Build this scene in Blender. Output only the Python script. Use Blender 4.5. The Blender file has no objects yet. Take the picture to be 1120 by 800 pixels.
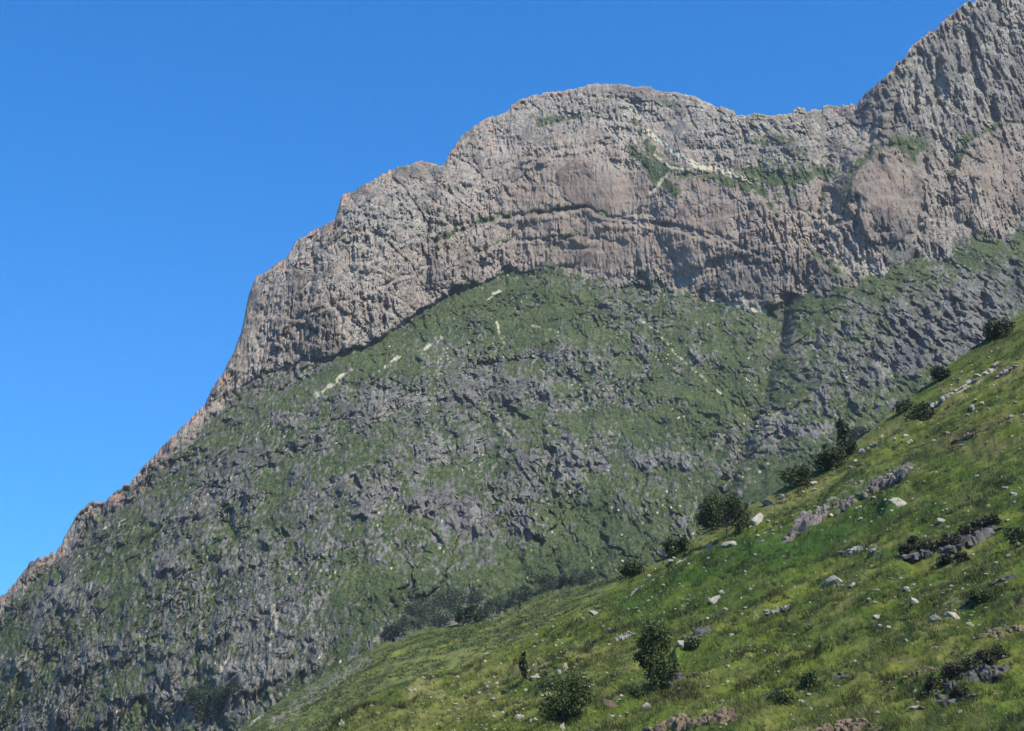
import bpy, bmesh, math, random
import numpy as np
from mathutils import Vector, Matrix

random.seed(7)
RNG = np.random.default_rng(11)
SC = bpy.context.scene
COL = SC.collection
HAZE = 0.000042

# ------------------------------------------------------------------ camera
PITCH = math.radians(15.0)
F = 1776.0                 # focal length in units of a 1120 wide frame
CAMZ = 1.7
CP, SP = math.cos(PITCH), math.sin(PITCH)
cam = bpy.data.cameras.new("camera")
cam.sensor_width = 36.0
cam.lens = 36.0 * F / 1120.0
cam.clip_start = 0.5
cam.clip_end = 20000.0
camo = bpy.data.objects.new("camera", cam)
COL.objects.link(camo)
camo.location = (0, 0, CAMZ)
camo.rotation_euler = (math.pi / 2 + PITCH, 0, 0)
SC.camera = camo


def ray(px, py):
    """horizontal and vertical slope (per metre of y) of the sight line towards a bearing"""
    a = (np.asarray(px, float) - 560.0) / F
    b = (400.0 - np.asarray(py, float)) / F
    fy = CP - b * SP
    return a / fy, (SP + b * CP) / fy


# ------------------------------------------------------------------ noise
def _tab(seed):
    r = np.random.default_rng(seed)
    p = r.permutation(256)
    g = r.normal(size=(256, 3))
    g /= np.linalg.norm(g, axis=1)[:, None]
    return np.concatenate([p, p, p]).astype(np.int32), g.astype(np.float32)


def perlin(x, y, z, seed=0):
    p, g = _tab(seed)
    x = np.asarray(x, np.float32); y = np.asarray(y, np.float32); z = np.asarray(z, np.float32)
    x, y, z = np.broadcast_arrays(x, y, z)
    xi = np.floor(x).astype(np.int32); yi = np.floor(y).astype(np.int32); zi = np.floor(z).astype(np.int32)
    xf = x - xi; yf = y - yi; zf = z - zi
    xi &= 255; yi &= 255; zi &= 255
    u = xf ** 3 * (xf * (xf * 6 - 15) + 10)
    v = yf ** 3 * (yf * (yf * 6 - 15) + 10)
    w = zf ** 3 * (zf * (zf * 6 - 15) + 10)
    out = 0
    for dx in (0, 1):
        wx = u if dx else 1 - u
        a = p[(xi + dx) & 255]
        for dy in (0, 1):
            wy = v if dy else 1 - v
            b = p[a + ((yi + dy) & 255)]
            for dz in (0, 1):
                wz = w if dz else 1 - w
                gg = g[p[b + ((zi + dz) & 255)]]
                out = out + wx * wy * wz * (gg[..., 0] * (xf - dx) + gg[..., 1] * (yf - dy) + gg[..., 2] * (zf - dz))
    return out * 1.5


def fbm(x, y, z, octv=4, seed=0, gain=0.5):
    s, a, f, n = 0, 1.0, 1.0, 0
    for k in range(octv):
        s = s + a * perlin(x * f, y * f, z * f, seed + k)
        n += a
        a *= gain; f *= 2.03
    return s / n


def ridged(x, y, z, octv=3, seed=0):
    s, a, f, n = 0, 1.0, 1.0, 0
    for k in range(octv):
        s = s + a * (1 - np.minimum(1, np.abs(perlin(x * f, y * f, z * f, seed + k)) * 2.2))
        n += a; a *= 0.5; f *= 2.1
    return s / n


def cells(x, y, seed=0):
    """2-D jittered cells: distance to the nearest edge (f2-f1) and a random value per cell"""
    r = np.random.default_rng(seed)
    jx = r.random((64, 64)).astype(np.float32); jy = r.random((64, 64)).astype(np.float32); rv = r.random((64, 64)).astype(np.float32)
    xi = np.floor(x).astype(np.int32); yi = np.floor(y).astype(np.int32)
    f1 = np.full(x.shape, 9.0, np.float32); f2 = f1.copy(); val = np.zeros(x.shape, np.float32)
    for dx in (-1, 0, 1):
        for dy in (-1, 0, 1):
            cx = (xi + dx) & 63; cy = (yi + dy) & 63
            d = np.hypot(xi + dx + jx[cx, cy] - x, yi + dy + jy[cx, cy] - y).astype(np.float32)
            n = d < f1
            f2 = np.where(n, f1, np.minimum(f2, d))
            val = np.where(n, rv[cx, cy], val)
            f1 = np.where(n, d, f1)
    return f2 - f1, val, f1


def sstep(a, b, x):
    t = np.clip((x - a) / (b - a), 0, 1)
    return t * t * (3 - 2 * t)


def line_dist(px, py, pts):
    d = np.full(np.shape(px), 1e9)
    for (x0, y0), (x1, y1) in zip(pts[:-1], pts[1:]):
        vx, vy = x1 - x0, y1 - y0
        t = np.clip(((px - x0) * vx + (py - y0) * vy) / (vx * vx + vy * vy), 0, 1)
        d = np.minimum(d, np.hypot(px - x0 - t * vx, py - y0 - t * vy))
    return d


def stroke(px, py, pts, w):
    return np.exp(-(line_dist(px, py, pts) / w) ** 2)


def blob(px, py, cx, cy, rx, ry, rot=0.0):
    c, s = math.cos(math.radians(rot)), math.sin(math.radians(rot))
    dx, dy = px - cx, py - cy
    return np.exp(-(((dx * c + dy * s) / rx) ** 2 + ((-dx * s + dy * c) / ry) ** 2))


def curve(pts):
    xs = np.array([p[0] for p in pts], float); ys = np.array([p[1] for p in pts], float)
    return lambda x: np.interp(x, xs, ys)


def smoothed(fn, width):
    xs = np.arange(-420, 1560, 2.0)
    k = np.exp(-(np.arange(-int(width * 1.5), int(width * 1.5) + 1) / (width / 2.0)) ** 2); k /= k.sum()
    v = np.convolve(np.pad(fn(xs), len(k) // 2, mode="edge"), k, mode="valid")
    return lambda x: np.interp(x, xs, v)


# ------------------------------------------------------------------ mesh helpers
def grid_mesh(name, P, mat, smooth, attrs=None):
    R, C = P.shape[:2]
    me = bpy.data.meshes.new(name)
    me.vertices.add(R * C)
    me.vertices.foreach_set("co", P.reshape(-1).astype(np.float32))
    idx = np.arange(R * C).reshape(R, C)
    q = np.stack([idx[:-1, :-1], idx[:-1, 1:], idx[1:, 1:], idx[1:, :-1]], -1).reshape(-1, 4)
    n = len(q)
    me.loops.add(n * 4)
    me.loops.foreach_set("vertex_index", q.reshape(-1).astype(np.int32))
    me.polygons.add(n)
    me.polygons.foreach_set("loop_start", np.arange(0, n * 4, 4, dtype=np.int32))
    me.polygons.foreach_set("use_smooth", np.full(n, smooth, bool))
    for an, arr in (attrs or {}).items():
        at = me.attributes.new(an, "FLOAT_COLOR", "POINT")
        a = np.ones((R * C, 4), np.float32); a[:, :arr.shape[-1]] = arr.reshape(R * C, -1)
        at.data.foreach_set("color", a.reshape(-1))
    me.update(calc_edges=True)
    me.materials.append(mat)
    o = bpy.data.objects.new(name, me)
    COL.objects.link(o)
    return o


def soup_mesh(name, V, Fc, mat, smooth=False, attr=None):
    """V (n,3), Fc (m,k) faces of k corners"""
    me = bpy.data.meshes.new(name)
    V = np.asarray(V, np.float32); Fc = np.asarray(Fc, np.int32)
    me.vertices.add(len(V)); me.vertices.foreach_set("co", V.reshape(-1))
    m, k = Fc.shape
    me.loops.add(m * k); me.loops.foreach_set("vertex_index", Fc.reshape(-1))
    me.polygons.add(m); me.polygons.foreach_set("loop_start", np.arange(0, m * k, k, dtype=np.int32))
    me.polygons.foreach_set("use_smooth", np.full(m, smooth, bool))
    if attr is not None:
        at = me.attributes.new("tint", "FLOAT", "POINT"); at.data.foreach_set("value", np.asarray(attr, np.float32))
    me.update(calc_edges=True)
    me.materials.append(mat)
    return me


def link(name, me, parent=None, loc=(0, 0, 0)):
    o = bpy.data.objects.new(name, me); COL.objects.link(o); o.location = loc
    if parent is not None: o.parent = parent
    return o


def tag(o, label=None, cat=None, group=None, kind=None):
    if label: o["label"] = label
    if cat: o["category"] = cat
    if group: o["group"] = group
    if kind: o["kind"] = kind
    return o


# ------------------------------------------------------------------ node helpers
class NT:
    def __init__(s, name, rough=0.95, spec=0.15):
        s.m = bpy.data.materials.new(name); s.m.use_nodes = True
        s.t = s.m.node_tree; s.n = s.t.nodes
        s.b = s.n["Principled BSDF"]
        s.b.inputs["Roughness"].default_value = rough
        s.b.inputs["Specular IOR Level"].default_value = spec

    def new(s, typ, **kw):
        n = s.n.new(typ)
        for k, v in kw.items(): setattr(n, k, v)
        return n

    def put(s, sock, v):
        if isinstance(v, bpy.types.NodeSocket): s.t.links.new(v, sock)
        else: sock.default_value = v

    def noise(s, scale, detail=4, rough=0.55, vec=None, stretch=None):
        n = s.new("ShaderNodeTexNoise"); n.inputs["Scale"].default_value = scale
        n.inputs["Detail"].default_value = detail; n.inputs["Roughness"].default_value = rough
        v = vec
        if v is None: v = s.coord()
        if stretch:
            mp = s.new("ShaderNodeMapping"); mp.inputs["Scale"].default_value = stretch
            s.t.links.new(v, mp.inputs["Vector"]); v = mp.outputs[0]
        s.t.links.new(v, n.inputs["Vector"])
        return n.outputs["Fac"]

    def coord(s):
        if not hasattr(s, "_c"):
            s._c = s.new("ShaderNodeNewGeometry").outputs["Position"]
        return s._c

    def objcoord(s):
        return s.new("ShaderNodeTexCoord").outputs["Object"]

    def ramp(s, v, a, b):
        n = s.new("ShaderNodeMapRange"); n.interpolation_type = "SMOOTHSTEP"
        s.put(n.inputs["Value"], v); n.inputs["From Min"].default_value = a; n.inputs["From Max"].default_value = b
        return n.outputs["Result"]

    def math(s, op, a, b=0.0):
        n = s.new("ShaderNodeMath", operation=op); s.put(n.inputs[0], a); s.put(n.inputs[1], b)
        return n.outputs[0]

    def mix(s, f, a, b):
        n = s.new("ShaderNodeMix", data_type="RGBA")
        s.put(n.inputs[0], f)
        for sock, v in ((n.inputs[6], a), (n.inputs[7], b)):
            s.put(sock, v if isinstance(v, bpy.types.NodeSocket) else (*v, 1.0))
        return n.outputs[2]

    def attr(s, name):
        n = s.new("ShaderNodeAttribute"); n.attribute_name = name
        return n

    def rgb(s, sock):
        n = s.new("ShaderNodeSeparateColor"); s.t.links.new(sock, n.inputs[0])
        return n.outputs

    def color(s, c): s.t.links.new(c, s.b.inputs["Base Color"])

    def bump(s, h, dist, strength=1.0):
        n = s.new("ShaderNodeBump"); n.inputs["Distance"].default_value = dist; n.inputs["Strength"].default_value = strength
        s.t.links.new(h, n.inputs["Height"]); s.t.links.new(n.outputs[0], s.b.inputs["Normal"])


# ------------------------------------------------------------------ materials
def mountain_material():
    t = NT("mountain_rock_and_grass")
    m1 = t.rgb(t.attr("cover").outputs["Color"]); m2 = t.rgb(t.attr("tints").outputs["Color"])
    grass, pink, pale = m1[0], m1[1], m1[2]
    orange, recess_shade, purple = m2[0], m2[1], m2[2]
    zn = t.rgb(t.attr("zone").outputs["Color"]); low, tone, slb = zn[0], zn[1], zn[2]
    n1 = t.noise(0.02, 6, 0.65); n2 = t.noise(0.11, 5, 0.65); n3 = t.noise(0.45, 4, 0.7); n4 = t.noise(0.06, 4, 0.6)
    streak = t.noise(0.16, 4, 0.6, stretch=(1, 1, 0.16))
    rock = t.mix(t.ramp(n2, .32, .68), (.110, .103, .088), (.235, .220, .188))
    rock = t.mix(t.math("MULTIPLY", t.ramp(streak, .5, .72), .55), rock, (.09, .09, .095))
    rock = t.mix(t.math("MULTIPLY", pink, t.ramp(n4, .25, .6)), rock, t.mix(t.ramp(n3, .3, .7), (.150, .118, .094), (.255, .205, .165)))
    rock = t.mix(t.math("MULTIPLY", t.ramp(n3, .58, .70), .75), rock, (.40, .385, .34))
    rock = t.mix(t.math("MULTIPLY", t.ramp(n3, .44, .32), .6), rock, (.06, .06, .062))
    nf = t.noise(1.0, 3, .7, stretch=(.42, .18, .24)); nd = t.noise(1.0, 4, .7, stretch=(.32, .14, .17))
    rock = t.mix(t.math("MULTIPLY", t.ramp(nf, .53, .66), .62), rock, (.42, .395, .34))
    rock = t.mix(t.math("MULTIPLY", t.ramp(nd, .46, .36), .80), rock, (.036, .034, .032))
    dull = t.mix(t.ramp(n2, .32, .68), (.054, .057, .049), (.125, .126, .108))
    dull = t.mix(t.math("MULTIPLY", t.ramp(n3, .56, .70), .7), dull, (.25, .25, .225))
    dull = t.mix(t.math("MULTIPLY", t.ramp(n3, .45, .33), .6), dull, (.034, .035, .034))
    rock = t.mix(t.math("MULTIPLY", slb, 1.0), rock, t.mix(t.ramp(n2, .3, .7), (.138, .108, .084), (.200, .160, .128)))
    dull = t.mix(t.math("MULTIPLY", t.ramp(nf, .54, .66), .55), dull, (.26, .26, .235))
    dull = t.mix(t.math("MULTIPLY", t.ramp(nd, .47, .36), .75), dull, (.026, .027, .026))
    rock = t.mix(t.math("MULTIPLY", low, .92), rock, dull)
    rock = t.mix(t.ramp(tone, .45, .05), rock, t.mix(.5, rock, (.03, .03, .03)))
    rock = t.mix(t.math("MULTIPLY", t.ramp(tone, .55, 1.0), .5), rock, t.mix(.5, rock, (.36, .34, .29)))
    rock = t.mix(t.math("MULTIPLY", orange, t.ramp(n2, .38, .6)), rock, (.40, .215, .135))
    rock = t.mix(recess_shade, rock, (.045, .047, .06))  # blue-black shade of the recesses mixed into the rock colour
    rock = t.mix(purple, rock, (.135, .122, .125))
    g = t.mix(t.ramp(n1, .35, .65), (.027, .046, .016), (.058, .080, .026))
    g = t.mix(t.math("MULTIPLY", t.ramp(n2, .45, .7), .6), g, (.090, .106, .040))
    g = t.mix(t.math("MULTIPLY", t.ramp(n3, .54, .36), .85), g, (.014, .024, .011))
    g = t.mix(t.math("MULTIPLY", t.ramp(n3, .56, .68), .6), g, (.125, .13, .065))
    g = t.mix(t.math("MULTIPLY", t.ramp(nf, .54, .68), .45), g, (.13, .14, .075))
    g = t.mix(t.math("MULTIPLY", t.ramp(nd, .47, .36), .6), g, (.012, .020, .010))
    gm = t.math("ADD", grass, t.math("MULTIPLY", t.math("SUBTRACT", n3, .5), 1.5))
    gm = t.math("ADD", gm, t.math("MULTIPLY", t.math("SUBTRACT", n2, .5), 1.2))
    c = t.mix(t.ramp(gm, .42, .58), rock, g)
    pm = t.math("ADD", pale, t.math("MULTIPLY", t.math("SUBTRACT", n3, .5), .6))
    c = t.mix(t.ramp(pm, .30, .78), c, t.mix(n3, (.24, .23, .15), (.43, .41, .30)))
    t.color(c)
    t.bump(n3, 1.2, 0.8)
    return t.m


def grass_hill_material(name, far=False):
    t = NT(name)
    m1 = t.rgb(t.attr("cover").outputs["Color"]); m2 = t.rgb(t.attr("tints").outputs["Color"])
    dark, dry, rockm = m1[0], m1[1], m1[2]
    brown, pale = m2[0], m2[1]
    k = 0.35 if far else 1.0
    n1 = t.noise(0.05 * k, 5, 0.6); n2 = t.noise(0.4 * k, 5, 0.65); n3 = t.noise(2.2 * k, 4, 0.7); n4 = t.noise(0.13 * k, 4, .6)
    vx = t.new("ShaderNodeVectorMath", operation="DOT_PRODUCT"); t.put(vx.inputs[0], t.coord()); vx.inputs[1].default_value = (.80 * .07, .02, .5 * .07)
    vy = t.new("ShaderNodeVectorMath", operation="DOT_PRODUCT"); t.put(vy.inputs[0], t.coord()); vy.inputs[1].default_value = (-.42 * .55, -.02, .55)
    cv = t.new("ShaderNodeCombineXYZ"); t.put(cv.inputs[0], vx.outputs["Value"]); t.put(cv.inputs[1], vy.outputs["Value"])
    ns = t.noise(1.0 * (0.5 if far else 1.0), 6, .68, cv.outputs[0])
    g = t.mix(t.ramp(n1, .35, .65), (.052, .078, .020) if far else (.034, .066, .008), (.092, .116, .036) if far else (.068, .098, .012))
    g = t.mix(t.math("MULTIPLY", t.ramp(ns, .50, .66), .7), g, (.140, .150, .028))  # yellowish highlight streaks painted into the turf
    g = t.mix(t.math("MULTIPLY", t.ramp(ns, .50, .40), .95), g, (.018, .032, .006))  # dark streaks paint shadow spots and hollows into the grass colour
    g = t.mix(t.math("MULTIPLY", t.ramp(n2, .5, .72), .7), g, (.125, .138, .028))
    g = t.mix(t.math("MULTIPLY", t.ramp(n3, .5, .33), .75), g, (.020, .033, .006))
    g = t.mix(t.math("MULTIPLY", t.ramp(n3, .57, .72), .6), g, (.155, .155, .040))
    g = t.mix(t.math("MULTIPLY", dark, t.ramp(n2, .1, .4)), g, t.mix(n3, (.013, .040, .005), (.034, .076, .010)))
    g = t.mix(t.math("MULTIPLY", dry, t.ramp(n4, .35, .6)), g, t.mix(n3, (.10, .10, .035), (.20, .185, .075)))
    g = t.mix(t.math("MULTIPLY", brown, t.ramp(n2, .35, .6)), g, t.mix(n3, (.045, .030, .018), (.12, .085, .05)))
    rm = t.math("ADD", rockm, t.math("MULTIPLY", t.math("SUBTRACT", n3 if far else n2, .5), 1.5))
    g = t.mix(t.math("MULTIPLY", t.ramp(rm, .35, .75), .75 if far else 1.0), g, t.mix(n3, (.13, .122, .105), (.27, .255, .22)))
    pm = t.math("ADD", pale, t.math("MULTIPLY", t.math("SUBTRACT", n2, .5), 1.1))
    g = t.mix(t.ramp(pm, .5, .64), g, t.mix(n3, (.25, .24, .18), (.44, .42, .33)))
    t.color(g)
    t.bump(n3, 0.5 if far else 0.22, 0.9)
    return t.m


def stone_material(name, a, b, spot, moss=0.3, scale=1.0):
    t = NT(name)
    o = t.objcoord()
    n1 = t.noise(1.1 * scale, 5, .65, o); n2 = t.noise(5.0 * scale, 5, .7, o); n3 = t.noise(2.3 * scale, 3, .6, o)
    c = t.mix(t.ramp(n1, .3, .7), a, b)
    c = t.mix(t.math("MULTIPLY", t.ramp(n2, .55, .7), .7), c, spot)
    c = t.mix(t.math("MULTIPLY", t.ramp(n2, .45, .3), .7), c, tuple(v * .45 for v in a))
    nz = t.new("ShaderNodeSeparateXYZ"); t.t.links.new(t.new("ShaderNodeNewGeometry").outputs["Normal"], nz.inputs[0])
    c = t.mix(t.math("MULTIPLY", t.math("MULTIPLY", t.ramp(nz.outputs[2], .45, .8), t.ramp(n3, .5, .6)), moss), c, (.06, .075, .022))
    t.color(c); t.bump(n2, 0.08, 0.8)
    return t.m


def leaf_material(name, a, b):
    t = NT(name, rough=0.6, spec=0.3)
    v = t.attr("tint").outputs["Fac"]
    t.color(t.mix(v, a, b))
    t.b.inputs["Subsurface Weight"].default_value = 0.0
    return t.m


def plain_material(name, a, b, scale=8):
    t = NT(name); t.color(t.mix(t.ramp(t.noise(scale, 4, .6, t.objcoord()), .35, .65), a, b)); return t.m


# ------------------------------------------------------------------ outlines seen along the valley
CREST = curve([(-420, 1010), (-260, 880), (-120, 750), (-20, 668), (0, 655), (20, 632), (40, 612), (60, 605), (75, 578), (85, 560), (100, 550),
               (115, 548), (140, 530), (155, 510), (175, 490), (200, 465), (225, 440), (245, 405), (255, 385), (265, 360),
               (272, 325), (280, 303), (290, 297), (315, 280), (325, 265), (350, 250), (367, 239), (374, 214), (395, 203),
               (420, 190), (445, 180), (485, 178), (492, 168), (505, 150), (520, 138), (555, 120), (580, 105), (610, 100),
               (640, 95), (670, 91), (700, 95), (740, 101), (765, 108), (800, 123), (840, 126), (880, 120), (920, 116),
               (937, 113), (950, 100), (965, 85), (985, 68), (1000, 50), (1025, 30), (1050, 10), (1062, 0), (1085, -20),
               (1120, -45), (1180, -80), (1300, -100), (1400, -60), (1560, 60)])
CREST_S = smoothed(CREST, 60)
CLIFF = curve([(-420, 1010), (-260, 890), (0, 672), (100, 570), (160, 528), (215, 474), (250, 430), (285, 412), (340, 396), (395, 380), (430, 362), (480, 330),
               (515, 309), (560, 297), (620, 298), (700, 305), (780, 322), (840, 338), (862, 340), (880, 322), (950, 300), (1050, 268), (1120, 240), (1300, 150), (1560, 120)])
CLIFF_S = smoothed(CLIFF, 26)


def build_mountain(mat):
    px = np.concatenate([np.arange(-400, -30, 9.0), np.arange(-30, 1150, 1.15), np.arange(1150, 1520, 9.0)])
    R = 660
    t = np.linspace(0, 1, R)
    jag = fbm(px / 16.0, px * 0 + .3, px * 0 + .7, 4, 91) * 3.5 + fbm(px / 34.0, px * 0 + .9, px * 0 + .1, 2, 93) * 3.0 + ridged(px / 5.0, px * 0 + .1, px * 0 + .2, 2, 95) * 2.2 - 1.1
    jag = jag + (cells(px / 15.0, px * 0 + .5, 96)[1] - .5) * 5.0 + (cells(px / 6.0, px * 0 + .5, 97)[1] - .5) * 2.2
    cr = CREST(px) - jag * np.interp(px, [0, 225, 250, 295, 320, 500, 700, 1000], [1.0, 1.2, .45, .45, 1.1, .9, .45, 1.3])
    bot = np.maximum(872.0, CREST(px) + 60)
    PX = np.repeat(px[None], R, 0)
    c90 = smoothed(CREST, 120)(px)
    PY = bot[None] + (c90 - bot)[None] * t[:, None] + (cr - c90)[None] * t[:, None] ** 7
    H, T = ray(PX, PY)
    cb = CLIFF_S(px)[None] + (fbm(PX / 34, PY / 50, 0 * PX + 1.7, 4, 200) * 42 + fbm(PX / 9, PY / 16, 0 * PX + 2.7, 2, 204) * 7) * np.interp(px, [200, 420, 520, 620, 1100], [.8, .25, .25, 1, 1])[None]
    cs = CREST_S(px)[None]
    above = PY - cr[None]
    c = sstep(8, -8, PY - cb)
    frac = np.clip((cb - PY) / np.maximum(30, cb - cs), 0, 1.2)
    g = 0.80 + 0.0 * PY
    g = g + .25 * sstep(640, 780, PY) * sstep(560, 350, PX)          # steep crags low on the left
    cliff = 2.1 - 1.05 * sstep(.25, .9, frac)
    c0 = sstep(10, -10, PY - CLIFF_S(px)[None])
    cliff = np.maximum(cliff, 1.75 * sstep(905, 960, PX))
    g = g * (1 - c0) + cliff * c0
    near = np.exp(-np.maximum(above, 0) / 9.0) * sstep(1040, 940, PX)
    g = g * (1 - near) + (T + .22) * near
    g = np.maximum(g, T + .16)
    dT = np.diff(T, axis=0, prepend=T[:1])
    L = np.cumsum(dT / (g - T), axis=0)
    D0 = 920 * np.exp(.20 * np.maximum(0, (430 - px) / 430.0) ** 1.5 - .08 * sstep(500, 1100, px))
    D = D0[None] * np.exp(L)
    # big forms: ravine, right-hand massif, ribs and gullies
    massif = curve([(0, 950), (110, 938), (150, 926), (210, 908), (260, 898), (330, 872), (380, 858), (470, 835), (560, 790), (900, 700)])(PY)
    wob = fbm(PX / 40, PY / 40, 0 * PX + 5.3, 3, 40) * 14
    D *= 1 - .026 * sstep(-20, 60, PX - massif + wob * 1.6)
    rav = [(872, 318), (856, 345), (846, 385), (832, 440), (812, 490), (798, 530), (770, 580), (700, 640)]
    D *= 1 + .012 * stroke(PX + wob * 1.1, PY, rav, 12) * np.interp(PY, [330, 400, 560, 640], [1.2, .8, .8, .3])
    D *= 1 + .004 * stroke(PX + wob * .3, PY, [(740, 100), (700, 150), (690, 230), (650, 300)], 14)
    D *= 1 + .009 * stroke(PX + wob * .3, PY, [(470, 180), (470, 250), (462, 320), (440, 360)], 10)
    D *= 1 + .006 * stroke(PX + wob * .3, PY, [(905, 120), (900, 200), (880, 300)], 14)
    for cx, cy, rx, ry, h in ((640, 205, 105, 62, 14), (778, 238, 64, 52, 15), (968, 205, 50, 58, 22), (1085, 195, 46, 62, 22), (590, 262, 60, 30, 8),
                              (330, 330, 60, 55, 10), (430, 250, 55, 55, 12), (560, 150, 70, 35, 8), (700, 270, 90, 34, 9)):
        r2 = ((PX - cx) / rx) ** 2 + ((PY - cy) / ry) ** 2
        D -= .75 * h * np.sqrt(np.clip(1.06 - r2 + fbm(PX / 25, PY / 25, 0 * PX + cx, 2, 3) * .5, 0, 1))
    X, Y, Z = H * D, D.copy(), T * D + CAMZ
    # ---- roughness as real relief along the sight line (metres)
    damp = sstep(0, 6, above) * .85 + .15
    slab = np.clip(blob(PX, PY, 640, 205, 95, 55) + blob(PX, PY, 778, 238, 62, 50) + blob(PX, PY, 968, 205, 46, 55) + blob(PX, PY, 1085, 195, 40, 60) + .7 * blob(PX, PY, 650, 280, 120, 25), 0, 1)
    rough = 1.0 - .70 * slab
    wx = X + 5 * fbm(X / 26, Y / 80, Z / 40, 3, 60); wz = Z + 5 * fbm(X / 26, Y / 80, Z / 30, 3, 70)
    e0, v0, _ = cells(wx / 34 + wz / 110, wz / 80, 11)
    e1, v1, _ = cells(wx / 14 + wz / 60, wz / 27, 1)
    e2, v2, _ = cells(wx / 4.8 + wz / 30, wz / 11, 2)
    e3, v3, _ = cells(wx / 2.0, wz / 3.8, 3)
    n22 = fbm(X / 22, Y / 80, Z / 26, 3, 32); n60 = fbm(X / 70, Y / 160, Z / 60, 3, 31)
    crk0 = np.exp(-(e0 / .045) ** 2) * sstep(-.25, .1, n60)
    crk1 = np.exp(-(e1 / .07) ** 2) * sstep(-.05, .2, n60 + .5 * n22); crk2 = np.exp(-(e2 / .14) ** 2) * sstep(.0, .3, n22)
    ribs = ridged(wx / 42, Y / 120, wz / 150, 3, 20)
    butt = ridged(wx / 95, Y / 260, wz / 260, 2, 22)
    vert = ridged(wx / 10, Y / 60, wz / 85, 3, 26)
    broken = sstep(-.2, .25, n60 + .4 * n22)
    dc = (-(butt - .5) * 13 - (ribs - .5) * 8 - (vert - .5) * 8.0 * (.4 + .6 * broken) - (ridged(wx / 4.4, Y / 40, wz / 45, 2, 25) - .5) * 4.6 * (.5 + .5 * broken) + (v0 - .5) * 5 + crk0 * 3.5 + (v1 - .5) * 6.0 * (.4 + .6 * broken) + crk1 * 1.8 + ((v2 - .5) * 4.4 + crk2 * 3.0 + (v3 - .5) * 2.3) * (.35 + .65 * broken)
          + fbm(X / 9, Y / 40, Z / 15, 3, 30) * 3.6 + fbm(X / 2.2, Y / 14, Z / 5.5, 2, 34) * 2.2) * rough
    tone = np.clip(.5 + (v0 - .5) * .55 + (v1 - .5) * .55 + n60 * .5 - .2 * crk0 - .15 * crk1, 0, 1)
    mm = sstep(915, 970, PX) * sstep(190, 130, PY)
    dc += mm * (-(ridged(wx / 13, Y / 60, wz / 60, 2, 28) - .5) * 9 - (ridged(wx / 5, Y / 40, wz / 34, 2, 29) - .5) * 4.5)
    # gently arched ledges
    zz = wz + 26 * np.cos((PX - 660) / 170.0) + .10 * (PX - 560)
    led = (zz / 21.0) % 1.0
    dc += (sstep(0, .16, led) * 4.4 - led * 4.4) * (.35 + .65 * sstep(-.1, .25, fbm(X / 60, Y / 60, Z / 40, 2, 44))) * (1 - .45 * slab)
    # apron: broken crags between grass
    ax = X + 8 * fbm(X / 20, Y / 20, Z / 20, 3, 61); az = Z + 7 * fbm(X / 20, Y / 60, Z / 20, 3, 71) - .30 * np.minimum(X, 0) - .08 * np.maximum(X, 0)
    n12 = fbm(ax / 13, Y / 50, az / 19, 3, 52); n6 = fbm(ax / 4.0, Y / 40, az / 12, 3, 54)
    crag = sstep(-.10, .22, fbm(ax / 62, Y / 90, az / 44, 4, 50) + .55 * n12 + .12 * sstep(560, 690, PY) * sstep(520, 300, PX) + .05 * sstep(450, 250, PX) + .45 * blob(PX, PY, 985, 390, 95, 45, -25) + .35 * blob(PX, PY, 1075, 345, 50, 50) + .25 * blob(PX, PY, 500, 435, 120, 26, -12) + .25 * blob(PX, PY, 500, 560, 130, 34, -10))
    f1, w1, _ = cells(ax / 8.0 + az / 60, az / 24, 5)
    f2, w2, _ = cells(ax / 3.1, az / 8.5, 6)
    crag2 = .3 + .7 * crag
    gul = ridged(ax / 30 + fbm(X / 60, Y / 200, Z / 60, 2, 63) * .8, Y / 300, az / 190, 3, 37)
    e9, w9, _ = cells(ax / 21 + az / 90, az / 38, 15)
    big = sstep(-.12, .2, fbm(ax / 80, Y / 200, az / 52, 3, 56))
    da = -(ridged(ax / 55, Y / 90, az / 120, 2, 24) - .5) * 11 + crag * (.35 + .65 * big) * ((w1 - .5) * 9.5 - (ridged(ax / 8, Y / 60, az / 30, 2, 27) - .5) * 9) + crag2 * ((w2 - .5) * 3.4 + np.exp(-(f2 / .22) ** 2) * .8)
    da += (gul - .5) * 10 + big * ((w9 - .5) * 9 + np.exp(-(e9 / .05) ** 2) * 1.5)
    rb = blob(PX, PY, 1000, 370, 110, 60, -25)
    da += -rb * ((ridged(ax / 11, Y / 80, az / 70, 2, 38) - .5) * 12 + (ridged(ax / 5, Y / 60, az / 40, 2, 39) - .5) * 5)
    band = np.zeros_like(PX)
    wa = fbm(PX / 24, PY / 60, 0 * PX + 3.1, 3, 57) * 20 + fbm(PX / 6, PY / 14, 0 * PX + 8.1, 2, 62) * 9
    wf = fbm(PX / 38, PY / 38, 0 * PX + 6.1, 3, 59)
    wr = .6 + .8 * ridged(ax / 10, Y / 200, az / 120, 2, 43); wv = (ridged(ax / 4.2, Y / 100, az / 40, 2, 45) - .5) * 5
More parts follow.
